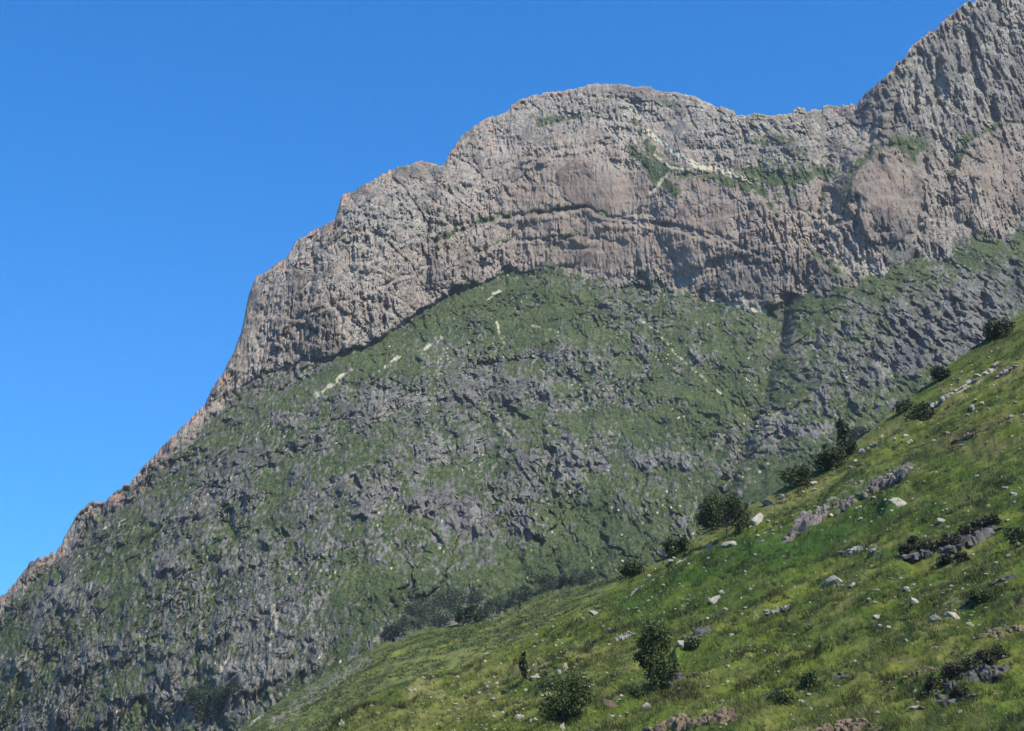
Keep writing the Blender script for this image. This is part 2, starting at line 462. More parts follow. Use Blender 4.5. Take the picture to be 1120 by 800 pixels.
    for pts, hb, am in (([(390, 452), (470, 424), (560, 420), (640, 436)], 13, 9), ([(430, 492), (520, 484), (620, 500), (760, 498)], 11, 8), ([(340, 556), (430, 540), (520, 562), (640, 590)], 15, 11), ([(150, 560), (240, 540), (330, 505)], 12, 8), ([(40, 660), (130, 628), (240, 610), (310, 596)], 14, 10),
                        ([(0, 730), (110, 712), (230, 690), (330, 660)], 16, 12), ([(30, 790), (140, 770), (260, 742), (360, 700)], 16, 12), ([(250, 470), (330, 452), (400, 415)], 9, 7), ([(600, 384), (700, 372), (790, 392)], 9, 6), ([(660, 545), (720, 575), (760, 560)], 12, 8), ([(880, 430), (960, 410), (1060, 352)], 14, 10), ([(930, 350), (1000, 335), (1100, 300)], 12, 9)):
        xs = [p[0] for p in pts]
        sy = PY - np.interp(PX, xs, [p[1] for p in pts]) + wa
        fade = sstep(xs[0] - 30, xs[0] + 25, PX) * sstep(xs[-1] + 30, xs[-1] - 25, PX) * sstep(-.22, .18, wf)
        m = sstep(-hb * 1.6, hb * .1, sy) * sstep(hb * 1.5, hb * .7, sy) * fade
        da -= .72 * am * m * wr
        da -= m * wv
        band = np.maximum(band, m)
    da += fbm(X / 7, Y / 40, Z / 12, 3, 33) * 3.2 + n6 * 3.0 * crag2 + fbm(X / 2.2, Y / 20, Z / 6.0, 2, 35) * 1.8 - crag2 * (ridged(ax / 3.6, Y / 30, az / 15, 2, 36) - .5) * 3.2
    steps = ((az + 5 * fbm(X / 24, Y / 24, Z / 24, 2, 77)) / 15.0) % 1.0
    da += (sstep(0, .2, steps) * 2.2 - steps * 2.2) * crag
    d = dc * c + da * (1 - c)
    # undercut beneath the left cliff, dark slots and recesses
    under = curve([(200, 0), (330, .5), (400, 1), (515, 1), (560, .25), (640, .1), (700, .1), (760, 0)])(PX)
    lower = PY - cb + fbm(PX / 9, PY / 9, PX * 0, 2, 12) * 5
    d += under * 13 * np.exp(-(np.maximum(lower, 0) / 7.0) ** 2) * sstep(-3, 1, lower)
    slots = [([(985, 352), (974, 402)], 5, 9), ([(1012, 342), (1002, 398)], 5, 10), ([(950, 392), (938, 432)], 5, 9), ([(1050, 318), (1042, 362)], 5, 9), ([(1078, 298), (1068, 346)], 5, 9), ([(922, 348), (912, 402)], 5, 8), ([(892, 366), (880, 420)], 5, 7), ([(955, 128), (949, 172)], 3.5, 9), ([(985, 85), (975, 140)], 4, 10), ([(1003, 60), (1000, 125)], 3.5, 9), ([(1028, 40), (1022, 115)], 4.5, 12), ([(1062, 40), (1066, 120)], 4, 11), ([(1092, 10), (1086, 95)], 4.5, 12), ([(1012, 178), (1004, 250)], 5, 10), ([(1032, 225), (1012, 262), (994, 292)], 5, 12), ([(1064, 200), (1058, 245)], 4, 8), ([(905, 175), (893, 235)], 4, 7), ([(883, 320), (905, 300)], 4, 7), ([(812, 488), (800, 525), (775, 560)], 7, 10), ([(846, 385), (836, 430)], 5, 6), ([(1078, 320), (1074, 350)], 5, 9), ([(960, 345), (955, 375)], 4, 7), ([(1035, 350), (1030, 380)], 5, 9), ([(505, 205), (495, 245)], 4, 7), ([(545, 150), (530, 180)], 3, 6), ([(345, 285), (335, 330)], 3.5, 7), ([(400, 260), (392, 310)], 3.5, 7), ([(295, 310), (288, 345)], 3, 6), ([(470, 240), (466, 262)], 3, 6), ([(938, 218), (936, 250)], 3.2, 9), ([(925, 262), (940, 290)], 3, 7), ([(862, 326), (852, 384)], 5, 16), ([(843, 345), (846, 352)], 4, 8),
             ([(1000, 368), (996, 396)], 8, 13), ([(940, 405), (938, 420)], 5, 8), ([(1108, 290), (1112, 325)], 6, 14), ([(66, 628), (67, 640)], 3, 7), ([(64, 670), (66, 684)], 2.6, 6),
             ([(215, 745), (240, 790)], 12, 7), ([(250, 560), (262, 610)], 4, 5), ([(1010, 250), (995, 290)], 3, 7), ([(960, 150), (962, 180)], 3, 5), ([(430, 670), (520, 660), (600, 632)], 11, 9),
             ([(640, 105), (690, 108), (702, 128)], 2, 4), ([(720, 245), (790, 268)], 2.2, 4), ([(480, 248), (560, 238), (640, 226)], 2.2, 3), ([(665, 238), (735, 246), (800, 262)], 2.0, 3),
             ([(745, 105), (760, 140)], 2.2, 5), ([(812, 140), (816, 165)], 2.2, 6), ([(1070, 90), (1090, 130)], 4, 6), ([(1010, 60), (1030, 120)], 3, 6), ([(1040, 20), (1050, 80)], 3, 6)]
    ledges = [([(478, 264), (545, 238), (600, 233), (642, 227), (662, 236)], 2.4, 5, .75), ([(655, 242), (735, 247), (800, 266), (840, 282)], 2.0, 4, .3), ([(590, 137), (640, 128), (700, 136)], 1.8, 3.5, .5), ([(575, 180), (610, 164), (655, 158), (700, 172)], 2.0, 4, .35),
              ([(712, 208), (745, 191), (790, 190), (830, 210), (850, 238)], 2.2, 4, .4), ([(922, 240), (932, 190), (958, 163), (990, 158), (1006, 190)], 2.4, 6, .5), ([(1038, 200), (1058, 155), (1090, 140), (1125, 134)], 2.6, 6, .6), ([(500, 285), (560, 262), (640, 258)], 1.8, 3.5, .4),
              ([(380, 300), (430, 270), (480, 250)], 1.8, 3.5, .25), ([(320, 350), (400, 320), (470, 290)], 1.8, 3.5, .2), ([(520, 190), (580, 170)], 2, 4, .4), ([(400, 235), (470, 205)], 2, 3.5, .3), ([(880, 270), (915, 300)], 2, 4, .4), ([(690, 165), (722, 200), (740, 215)], 4, 3, .9), ([(610, 118), (670, 110), (740, 118)], 1.6, 3, .3), ([(780, 150), (840, 160), (900, 152)], 1.8, 3, .3), ([(820, 190), (860, 200), (900, 190)], 3, 3, .6), ([(705, 160), (728, 190), (770, 196), (812, 206)], 5, 1, .6)]
    wl = fbm(PX / 12, PY / 12, 0 * PX + 4, 3, 13) * 6
    ledge_g = np.zeros_like(PX)
    for pts, w, dep, gr in ledges:
        d += .65 * dep * stroke(PX, PY + wl, pts, w) - .6 * dep * stroke(PX, PY + wl - 5, pts, w * 1.6)
        ledge_g = np.maximum(ledge_g, gr * stroke(PX, PY + wl + 3, pts, w * 1.9))
    ws = fbm(PX / 8, PY / 8, 0 * PX, 2, 8) * 4
    for pts, w, dep in slots:
        d += dep * stroke(PX + ws, PY, pts, w)
    D2 = D + d * damp * np.clip(D / 1300, .7, 1.15)
    P = np.stack([H * D2, D2, T * D2 + CAMZ], -1)
    # ---- cover masks from slope, noise and the patches seen
    du = np.gradient(P, axis=1); dv = np.gradient(P, axis=0)
    N = np.cross(du, dv); N /= np.linalg.norm(N, axis=-1, keepdims=True) + 1e-9
    nz = np.abs(N[..., 2])
    k = np.ones(5) / 5
    nzs = np.apply_along_axis(lambda v: np.convolve(v, k, mode="same"), 1, np.apply_along_axis(lambda v: np.convolve(v, k, mode="same"), 0, nz))
    n40 = fbm(X / 55, Y / 55, Z / 55, 4, 80)
    G = (1 - c) * (.50 + .8 * (nzs - .66) + .30 * n40 - .22 * (crag - .5) + .42 * n12 - .85 * n6 + 1.25 * (fbm(X / 2.6, Y / 16, Z / 5.0, 2, 58)) + .05) + c * (-.08 + 1.3 * (nzs - .52) + .55 * n40 + .6 * n6 + .4 * n12) * (1 - .5 * slab)
    for cx, cy, rx, ry, ro, a in ((560, 335, 90, 26, -12, .5), (440, 372, 60, 16, -35, .5), (620, 350, 80, 25, 0, .25), (790, 440, 40, 45, 0, .55), (740, 400, 60, 30, 20, .3), (640, 558, 42, 24, 0, .7),
                                  (560, 622, 60, 14, -12, .6), (875, 195, 60, 40, 0, .75), (850, 150, 60, 20, 10, .3), (620, 280, 80, 22, 0, .38), (560, 262, 70, 12, -8, .35), (1015, 155, 30, 22, -30, .5), (905, 320, 50, 30, 0, .4), (780, 300, 60, 20, 0, .3), (1000, 160, 26, 18, 30, .6), (985, 305, 50, 16, -14, .35), (1050, 285, 40, 12, -15, .2), (930, 300, 40, 14, 0, .4),
                                  (870, 330, 30, 8, -10, .6), (845, 540, 60, 26, -20, .6), (900, 440, 60, 40, 0, .15), (240, 605, 30, 10, -5, .5), (622, 602, 62, 42, -25, 1.1), (545, 640, 60, 16, -20, .9), (690, 620, 50, 26, -30, .8), (420, 640, 50, 22, -10, .5), (400, 640, 46, 26, -10, .35), (130, 780, 60, 22, -15, .5),
                                  (190, 560, 70, 40, -40, .12), (40, 720, 60, 60, 0, .18), (460, 605, 30, 12, 0, .3), (640, 655, 60, 15, -20, .7), (590, 645, 70, 16, -18, .8), (450, 655, 60, 16, -18, .5), (330, 745, 40, 10, -35, .5), (700, 560, 60, 30, -10, .3), (520, 312, 40, 14, -25, .6), (1100, 300, 30, 40, 0, .1), (990, 420, 60, 16, -20, .4)):
        G += .75 * a * blob(PX, PY, cx, cy, rx, ry, ro)
    for cx, cy, rx, ry, ro, a in ((480, 440, 90, 26, -12, .35), (500, 560, 110, 34, -10, .30), (360, 540, 80, 40, -20, .22), (700, 500, 80, 30, 0, .2), (310, 690, 60, 60, 0, .35), (510, 660, 100, 13, -12, .8),
                                  (940, 380, 70, 50, 0, .35), (1060, 340, 70, 50, -20, .6), (990, 380, 70, 40, -20, .35), (700, 590, 45, 25, 0, .3), (640, 310, 90, 10, 0, .3), (290, 620, 50, 40, 0, .2), (880, 470, 60, 14, 0, .7), (500, 390, 40, 20, 0, .25)):
        G -= .6 * a * blob(PX, PY, cx, cy, rx, ry, ro)
    G = G - .6 * band * (1 - c)
    G = G + ledge_g * 1.1 * c + (1 - c) * (.55 * (gul - .5) - .22 * (big - .5) - .2 * (w9 - .5) * big)
    pinkm = c * (.12 + .5 * sstep(-.2, .3, fbm(X / 80, Y / 80, Z / 60, 3, 85))) * sstep(45, 85, above) + .8 * slab + .5 * blob(PX, PY, 300, 360, 80, 70) + .5 * blob(PX, PY, 460, 330, 120, 40, -20)
    pinkm += .6 * blob(PX, PY, 860, 255, 60, 40) + .3 * blob(PX, PY, 900, 380, 40, 50)
    pinkm *= 1 - .95 * sstep(925, 965, PX) * sstep(175, 140, PY)
    tone = tone - .22 * sstep(925, 965, PX) * sstep(190, 150, PY)
    wob2 = fbm(PX / 14, PY / 14, 0 * PX + 9, 3, 14) * 7
    brk = sstep(-.3, .3, fbm(PX / 6, PY / 6, 0 * PX + 2, 2, 15))
    pale = np.zeros_like(PX)
    for pts, w, a in (([(699, 128), (701, 158)], 1.8, .55), ([(708, 144), (738, 167), (768, 184)], 2.8, 1.1), ([(760, 182), (786, 185), (812, 197)], 3.0, 1.0), ([(716, 170), (735, 184), (760, 186)], 2.0, .75), ([(732, 188), (712, 212)], 3.0, .62), ([(775, 184), (800, 186), (822, 200)], 2.0, .6),
                      ([(345, 434), (384, 405)], 2.6, .9), ([(420, 402), (446, 384)], 2.2, .8), ([(464, 382), (483, 370)], 2.0, .9), ([(534, 327), (546, 318)], 2.4, .9), ([(542, 352), (550, 374)], 2.2, .8),
                      ([(700, 350), (718, 362), (740, 388), (790, 432)], 2.0, .7), ([(576, 354), (616, 364)], 2.0, .6), ([(528, 446), (562, 482)], 1.8, .7), ([(780, 328), (806, 334), (838, 342)], 3.2, .9),
                      ([(298, 655), (302, 690), (296, 705)], 3.5, .65), ([(240, 735), (252, 722)], 3, .8), ([(112, 580), (138, 566)], 1.8, .8), ([(590, 240), (640, 228), (700, 232)], 1.8, .5), ([(505, 246), (560, 236)], 1.6, .55),
                      ([(690, 310), (750, 318)], 1.6, .5), ([(800, 470), (812, 520)], 1.6, .4), ([(675, 655), (672, 668)], 1.6, .5), ([(600, 410), (660, 440)], 1.2, .4), ([(430, 520), (470, 545)], 1.2, .4)):
        pale = np.maximum(pale, a * np.where(PY > 225, .86 * (.5 + .6 * brk), .80 + .32 * brk) * stroke(PX + wob2 * np.where(PY > 225, .6, .25), PY + wob2 * np.where(PY > 225, .6, .25), pts, w * np.where(PY > 225, .8 + .5 * brk, 1.15)))
    s1, sv, sd = cells(X / 3.1, Z / 5.2, 9)
    pale = np.maximum(pale, (1 - .65 * c) * .95 * sstep(.80, .92, sv) * sstep(.10 + .3 * sv, .12, sd) * sstep(.0, .3, fbm(X / 30, Y / 80, Z / 30, 3, 87)))
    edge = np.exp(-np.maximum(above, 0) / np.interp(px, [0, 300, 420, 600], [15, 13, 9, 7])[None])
    orange = edge * np.interp(px, [0, 60, 120, 200, 300, 420, 520, 760, 790, 940, 1010, 1100], [.6, .8, .9, 1, .9, .8, .6, .35, .6, .6, .7, .2])[None] * sstep(-.12, .25, fbm(PX / 12, PY / 12, 0 * PX, 3, 19))  # sunlit edge along the crest painted in as orange
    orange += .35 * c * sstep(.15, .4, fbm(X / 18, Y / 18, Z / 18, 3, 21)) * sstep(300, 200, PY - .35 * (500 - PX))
    topedge = np.exp(-np.maximum(above, 0) / 2.6) * sstep(440, 520, PX) * sstep(960, 930, PX)  # bright rim along the skyline, painted through the pale mask
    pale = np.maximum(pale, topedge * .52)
    recess_shade = .8 * blob(PX, PY, 998, 385, 12, 20) + .7 * blob(PX, PY, 1110, 312, 9, 24) + .6 * blob(PX, PY, 940, 412, 10, 9) + .5 * blob(PX, PY, 855, 360, 6, 24)  # painted shade inside the slots and recesses
    purple = blob(PX, PY, 872, 474, 46, 9) * .9 + .5 * blob(PX, PY, 905, 460, 14, 40) + .35 * blob(PX, PY, 480, 560, 90, 40) + .35 * blob(PX, PY, 1060, 360, 50, 30)
    cover = np.clip(np.stack([G, np.clip(pinkm, 0, 1), pale], -1), -1, 1.6)
    tints = np.clip(np.stack([orange, recess_shade, purple], -1), 0, 1)
    # ---- the far side beyond the crest and the buried foot
    bx = []
    for k, (dy, dz) in enumerate(((4, -.4), (14, -3), (40, -16), (110, -60), (260, -160), (600, -420), (1000, -760))):
        q = P[-1].copy(); q[:, 1] += dy; q[:, 2] = np.maximum(q[:, 2] + dz, -30 - k); bx.append(q)
    fx = []
    for dy, dz in ((-260, -60), (-30, -12)):
        q = P[0].copy(); q[:, 1] += dy; q[:, 2] += dz; fx.append(q)
    P = np.concatenate([np.stack(fx), P, np.stack(bx)])
    ext = lambda A: np.concatenate([np.repeat(A[:1], 2, 0), A, np.repeat(A[-1:], 7, 0)])
    o = grid_mesh("mountain", P, mat, False, {"cover": ext(cover), "tints": ext(tints), "zone": ext(np.stack([1 - c, tone * c + (1 - c) * np.clip(.5 + .6 * (w1 - .5) + .4 * n12, 0, 1), slab], -1))})
    return tag(o, "tall rocky mountain with grey pink cliffs above grassy craggy slopes", "mountain", kind="structure")


# ------------------------------------------------------------------ nearer slopes
NEAR = curve([(120, 930), (240, 880), (340, 815), (365, 792), (400, 764), (450, 748), (540, 716), (600, 684), (650, 654), (700, 626), (735, 603), (770, 583), (830, 548), (870, 528), (895, 512),
              (920, 496), (960, 465), (1000, 434), (1030, 406), (1060, 384), (1090, 362), (1120, 342), (1250, 262), (1400, 190), (1560, 130)])
FARS = curve([(100, 930), (190, 850), (235, 815), (262, 798), (285, 782), (320, 758), (360, 735), (400, 712), (430, 694), (470, 690), (520, 682), (560, 672), (600, 652), (640, 640), (680, 628), (760, 610), (900, 560), (1560, 400)])
NEAR = smoothed(NEAR, 14)
FARS = smoothed(FARS, 44)
ND_C = curve([(100, 230), (400, 250), (700, 300), (1120, 360), (1560, 430)])
ND_0 = curve([(100, 110), (600, 100), (1120, 82), (1560, 80)])


def near_point(px, py, raw=False):
    """a point of the near hillside seen in a bearing (before the small tussock relief unless raw is False)"""
    px = np.asarray(px, float); py = np.asarray(py, float)
    cr = NEAR(px); bot = np.maximum(905.0, cr + 30)
    s = np.clip((bot - py) / (bot - cr), 0, 1.0)
    H, T = ray(px, py)
    s2 = s + .10 * s * (1 - s)
    D = ND_0(px) * (ND_C(px) / ND_0(px)) ** s2
    X, Y, Z = H * D, D, T * D + CAMZ
    if raw: return np.stack([X, Y, Z], -1)
    fade = sstep(1.0, .93, s) * .9 + .1
    Z = Z + near_relief(X, Y, Z, px, py) * fade
    return np.stack([X, Y, Z], -1)


TERR = [([(1120, 405), (1010, 455), (960, 480)], 5, -.5), ([(1000, 470), (900, 555), (840, 590), (740, 620)], 7, .5), ([(840, 575), (760, 605), (690, 636)], 3, .5), ([(690, 690), (640, 720), (600, 750)], 3, .45),
        ([(1120, 470), (1040, 500), (960, 560)], 6, .5), ([(1120, 560), (1000, 620)], 6, -.5), ([(960, 560), (870, 610), (800, 640)], 8, -.6), ([(1120, 640), (1000, 690), (900, 720)], 6, .4), ([(880, 650), (780, 700), (740, 720)], 5, .4)]


def near_relief(X, Y, Z, px, py):
    # benches run along the fall of the hill; tussocks on top
    u = X * .80 + Z * .5; v = Z - .42 * X
    d = fbm(X / 26, Y / 40, Z / 14, 3, 110) * 3.0
    d = d + fbm(u / 13, Y / 22, v / 3.0, 3, 120) * 2.5
    d = d + (ridged(u / 8.0, Y / 12, v / 1.9, 2, 130) - .5) * .9
    d = d + fbm(X / 2.6, Y / 4.4, Z / 2.0, 3, 140) * .8
    d = d + np.maximum(0, fbm(X / .9, Y / 1.6, Z / .9, 2, 150)) * .35
    for pts, w, h in TERR:
        d = d + 3.0 * h * stroke(px, py + 0 * px, pts, w)
    return d


def build_near(mat):
    px = np.concatenate([np.arange(110, 330, 8.0), np.arange(330, 1135, 1.2), np.arange(1135, 1260, 3.0), np.arange(1260, 1540, 8.0), np.arange(1540, 2900, 24.0)])
    R = 460
    cr = NEAR(px) - (fbm(px / 9.0, px * 0, px * 0 + .4, 3, 160) * 3.0 + ridged(px / 4, px * 0, px * 0, 2, 161) * 1.2) * sstep(300, 420, px)
    bot = np.maximum(905.0, NEAR(px) + 30)
    t = np.linspace(0, 1, R) ** 1.0
    PX = np.repeat(px[None], R, 0)
    PY = bot[None] + (NEAR(px) - bot)[None] * t[:, None] + (cr - NEAR(px))[None] * t[:, None] ** 9
    P = near_point(PX, PY)
    X, Y, Z = P[..., 0], P[..., 1], P[..., 2]
    n = fbm(PX / 60, PY / 60, 0 * PX, 3, 170)
    dark = np.zeros_like(PX); dry = np.zeros_like(PX); rock = np.zeros_like(PX); brown = np.zeros_like(PX); pale = np.zeros_like(PX)
    w = fbm(PX / 18, PY / 18, 0 * PX + 3, 3, 171) * 10
    for pts, wd, a in (([(690, 668), (780, 624), (860, 598), (970, 556)], 20, 1), ([(760, 660), (850, 620)], 14, .8), ([(1000, 560), (1120, 540)], 16, .5), ([(880, 700), (940, 690)], 18, .5), ([(700, 745), (680, 775)], 12, .6), ([(1060, 790), (1120, 770)], 16, .4),  # the stroke left of the lone tree paints its cast shadow
                       ([(760, 720), (820, 690)], 10, .5)):
        dark = np.maximum(dark, a * stroke(PX + w, PY + w, pts, wd))
    dry = np.clip(.16 + 1.0 * n, 0, .8) * (1 - dark)
    for pts, wd, a in (([(1120, 400), (1000, 455), (900, 520), (830, 560)], 16, .7), ([(640, 720), (560, 745), (450, 765)], 16, .9), ([(1120, 480), (1000, 500)], 10, .6), ([(700, 625), (830, 550)], 8, .6), ([(590, 770), (420, 790)], 22, .6)):
        dry = np.maximum(dry, a * stroke(PX + w, PY + w, pts, wd))
    for pts, wd, a in (([(1100, 455), (1060, 478), (1030, 490)], 6, .8), ([(1080, 690), (1120, 678)], 7, .95), ([(970, 725), (1000, 728)], 8, .7), ([(1070, 385), (1100, 372)], 8, .5), ([(715, 780), (800, 775)], 9, .8), ([(940, 735), (900, 760)], 12, .4), ([(1080, 715), (1110, 705)], 8, .4),
                       ([(640, 775), (665, 770)], 5, .8), ([(880, 790), (960, 790)], 8, .5), ([(700, 700), (640, 720)], 3, .5), ([(1000, 605), (1040, 595)], 6, .5)):
        brown = np.maximum(brown, a * stroke(PX + w * .6, PY + w * .6, pts, wd))
    for pts, wd, a in (([(860, 585), (910, 550), (1000, 508)], 5, .5), ([(1020, 660), (1060, 665)], 9, .35), ([(930, 600), (960, 605)], 9, .45), ([(800, 655), (780, 668)], 5, .3), ([(820, 680), (860, 670)], 5, .3)):
        rock = np.maximum(rock, a * stroke(PX + w * .6, PY + w * .6, pts, wd))
    s1, sv, sd = cells(PX / 7.0, PY / 6.0, 19)
    dens = np.clip(.25 + .8 * fbm(PX / 50, PY / 40, 0 * PX, 2, 173), 0, 1)
    for pts, wd, a in (([(690, 645), (770, 605), (830, 572)], 1.6, .75), ([(590, 765), (650, 722)], 1.5, .6), ([(1090, 400), (1060, 420), (1030, 436)], 2.2, .6)):
        pale = np.maximum(pale, a * stroke(PX + w * .25, PY + w * .25, pts, wd))
    cover = np.clip(np.stack([dark, dry, rock], -1), 0, 1); tints = np.clip(np.stack([brown, pale, 0 * pale], -1), 0, 1)
    back = []
    for k, (dy, dz) in enumerate(((2, -.1), (8, -2.5), (25, -11), (70, -36), (160, -90))):
        q = P[-1].copy(); q[:, 1] += dy; q[:, 2] = np.maximum(q[:, 2] + dz, -8 - k); back.append(q)
    front = []
    for k, (f, z) in enumerate(((.55, -3.2), (.8, -1.6))):
        q = P[0].copy(); q[:, 0] *= f; q[:, 1] *= f; q[:, 2] = z; front.append(q)
    P = np.concatenate([np.stack(front), P, np.stack(back)])
    ext = lambda A: np.concatenate([np.repeat(A[:1], 2, 0), A, np.repeat(A[-1:], 5, 0)])
    o = grid_mesh("hillside", P, mat, True, {"cover": ext(cover), "tints": ext(tints)})
    return tag(o, "near green grassy hillside rising to the right, strewn with pale stones", "hillside", kind="structure")


def far_point(px, py):
    px = np.asarray(px, float); py = np.asarray(py, float)
    cr = FARS(px); bot = np.maximum(890.0, cr + 40)
    s = np.clip((bot - py) / (bot - cr), 0, 1)
    H, T = ray(px, py)
    D = 330.0 * (640.0 / 330.0) ** s
    X, Y, Z = H * D, D, T * D + CAMZ
    u = X * .8 + Z * .5; v = Z - .45 * X
    dz = fbm(X / 60, Y / 60, Z / 30, 3, 210) * 3 + fbm(u / 30, Y / 30, v / 6, 3, 220) * 1.1 + fbm(X / 5, Y / 9, Z / 4, 3, 230) * 1.3 + (ridged(u / 14, Y / 20, v / 3.5, 2, 231) - .5) * 1.6
    Z = Z + dz * (sstep(1, .9, s) * .9 + .1)
    return np.stack([X, Y, Z], -1)


def build_far(mat):
    px = np.concatenate([np.arange(110, 230, 8.0), np.arange(230, 920, 1.6), np.arange(920, 1500, 10.0)])
    R = 240
    cr = FARS(px) - fbm(px / 14.0, px * 0, px * 0 + .4, 4, 260) * 9
    bot = np.maximum(890.0, FARS(px) + 40)
    t = np.linspace(0, 1, R)
    PX = np.repeat(px[None], R, 0)
    PY = bot[None] + (FARS(px) - bot)[None] * t[:, None] + (cr - FARS(px))[None] * t[:, None] ** 6
    P = far_point(PX, PY)
    n = fbm(PX / 40, PY / 30, 0 * PX, 3, 270)
    w = fbm(PX / 18, PY / 18, 0 * PX + 3, 3, 271) * 10
    dark = .55 * stroke(PX + w, PY + w, [(440, 694), (520, 688)], 9) + .3 * np.clip(n, 0, 1)
    dry = np.clip(.15 + .8 * n, 0, .6)
    rock = .60 * stroke(PX + w * .9, PY + w * .8, [(300, 790), (340, 760), (400, 722)], 11) + .35 * stroke(PX + w * .6, PY + w * .5, [(548, 700), (568, 690)], 7) + .3 * stroke(PX + w, PY + w, [(590, 665), (620, 655)], 9)
    pale = .75 * stroke(PX + w * .3, PY + w * .3, [(275, 794), (290, 782)], 3)
    cover = np.clip(np.stack([dark, dry, rock], -1), 0, 1); tints = np.clip(np.stack([0 * n, pale, 0 * n], -1), 0, 1)
    back = []
    for dy, dz in ((4, -.5), (25, -9), (120, -60)):
        q = P[-1].copy(); q[:, 1] += dy; q[:, 2] = np.maximum(q[:, 2] + dz, -9); back.append(q)
    q = P[0].copy(); q[:, 1] -= 60; q[:, 2] = -6
    P = np.concatenate([q[None], P, np.stack(back)])
    ext = lambda A: np.concatenate([A[:1], A, np.repeat(A[-1:], 3, 0)])
    o = grid_mesh("valley_slope", P, mat, True, {"cover": ext(cover), "tints": ext(tints)})
    return tag(o, "smooth green slope at the mountain foot beyond the near hillside", "slope", kind="structure")


M_MOUNT = mountain_material()
M_NEAR = grass_hill_material("hillside_grass")
M_FAR = grass_hill_material("valley_slope_grass", True)
build_mountain(M_MOUNT)
build_near(M_NEAR)
build_far(M_FAR)

# the valley floor the hills rise from
gx = np.linspace(-3500, 3500, 41); gy = np.linspace(-2500, 3600, 41)
GX, GY = np.meshgrid(gx, gy)
gz = fbm(GX / 900, GY / 900, 0 * GX, 3, 300) * 4 - 9
gz = np.where(np.hypot(GX, GY) < 600, -.02, gz)
tg = NT("valley_grass"); tg.color(tg.mix(tg.ramp(tg.noise(.2, 6, .65), .35, .65), (.045, .07, .02), (.085, .10, .03)))
tag(grid_mesh("ground", np.stack([GX, GY, gz], -1), tg.m, True), "grassy valley floor", "ground", kind="structure")

# ------------------------------------------------------------------ things on the hillside
bpy.context.view_layer.update()
DG = bpy.context.evaluated_depsgraph_get()
EYE = Vector((0, 0, CAMZ))


def spot(px, py):
    """where the sight line in this bearing meets the land"""
    H, T = ray(px, py)
    hit, loc, nrm, *_ = SC.ray_cast(DG, EYE, Vector((float(H), 1.0, float(T))).normalized())
    return (loc.copy(), nrm.copy()) if hit else (Vector(near_point(px, py)), Vector((0, 0, 1)))


def mpp(loc):
    return loc.y / F / CP          # metres spanned by one unit of bearing at that distance


S_PALE = stone_material("pale_lichen_stone", (.20, .19, .155), (.36, .335, .27), (.50, .47, .38), .35, 1.2)
S_GREY = stone_material("grey_stone", (.17, .165, .16), (.30, .29, .27), (.40, .39, .34), .5, 1.2)
S_PINK = stone_material("pinkish_crag_stone", (.15, .122, .11), (.32, .265, .235), (.46, .41, .36), .55, .8)
S_DARK = stone_material("dark_mossy_stone", (.045, .045, .045), (.115, .11, .105), (.25, .24, .21), .6, .8)  # near-black base also paints the shadow cavities of the dark crags
S_CRAG = stone_material("ragged_crag_stone", (.075, .066, .064), (.22, .19, .175), (.40, .37, .32), .55, 1.0)
S_BROWN = stone_material("brown_earthy_stone", (.09, .066, .045), (.20, .15, .105), (.29, .24, .17), .55, .8)
L_DARK = leaf_material("dark_tree_leaves", (.010, .020, .005), (.046, .068, .014))
L_MID = leaf_material("shrub_leaves", (.016, .030, .008), (.048, .074, .018))
L_HEATH = leaf_material("heather_sprigs", (.015, .016, .010), (.045, .050, .020))
L_FAR = leaf_material("gorge_tree_leaves", (.014, .030, .014), (.036, .060, .026))
BARK = plain_material("grey_brown_bark", (.07, .06, .05), (.14, .125, .11), 6)
GRASSL = leaf_material("grass_blades", (.024, .054, .006), (.160, .165, .036))
SLOPEL = leaf_material("slope_grass_blades", (.036, .058, .014), (.125, .140, .050))
POCKETL = leaf_material("shade_pocket_blades", (.008, .013, .003), (.038, .044, .010))


def boulder_mesh(name, seed, mat, flat=.75, sub=3):
    r = np.random.default_rng(seed)
    bm = bmesh.new(); bmesh.ops.create_icosphere(bm, subdivisions=sub, radius=1.0)
    V = np.array([v.co[:] for v in bm.verts])
    nn = r.normal(size=(15, 3)); nn /= np.linalg.norm(nn, axis=1)[:, None]
    dd = r.uniform(.55, .95, 15)
    dots = V @ nn.T
    rad = np.min(np.where(dots > .05, dd / np.maximum(dots, .05), 9), axis=1)
    rad = np.minimum(rad, 1.25)
    rad = rad * (1 + .10 * fbm(V[:, 0] * 2.2, V[:, 1] * 2.2, V[:, 2] * 2.2 + seed, 3, 3))
    V = V * rad[:, None] * np.array([1.0, r.uniform(.7, 1.0), flat * r.uniform(.8, 1.1)])
    for v, c in zip(bm.verts, V): v.co = c
    me = bpy.data.meshes.new(name); bm.to_mesh(me); bm.free()
    me.materials.append(mat)
    return me


B_PALE = [boulder_mesh("boulder", 10 + i, S_PALE, .62 + .1 * (i % 3)) for i in range(6)]
B_GREY = [boulder_mesh("boulder", 30 + i, S_GREY, .6 + .1 * (i % 3)) for i in range(5)]
B_BROWN = [boulder_mesh("boulder", 50 + i, S_BROWN, .6) for i in range(2)]


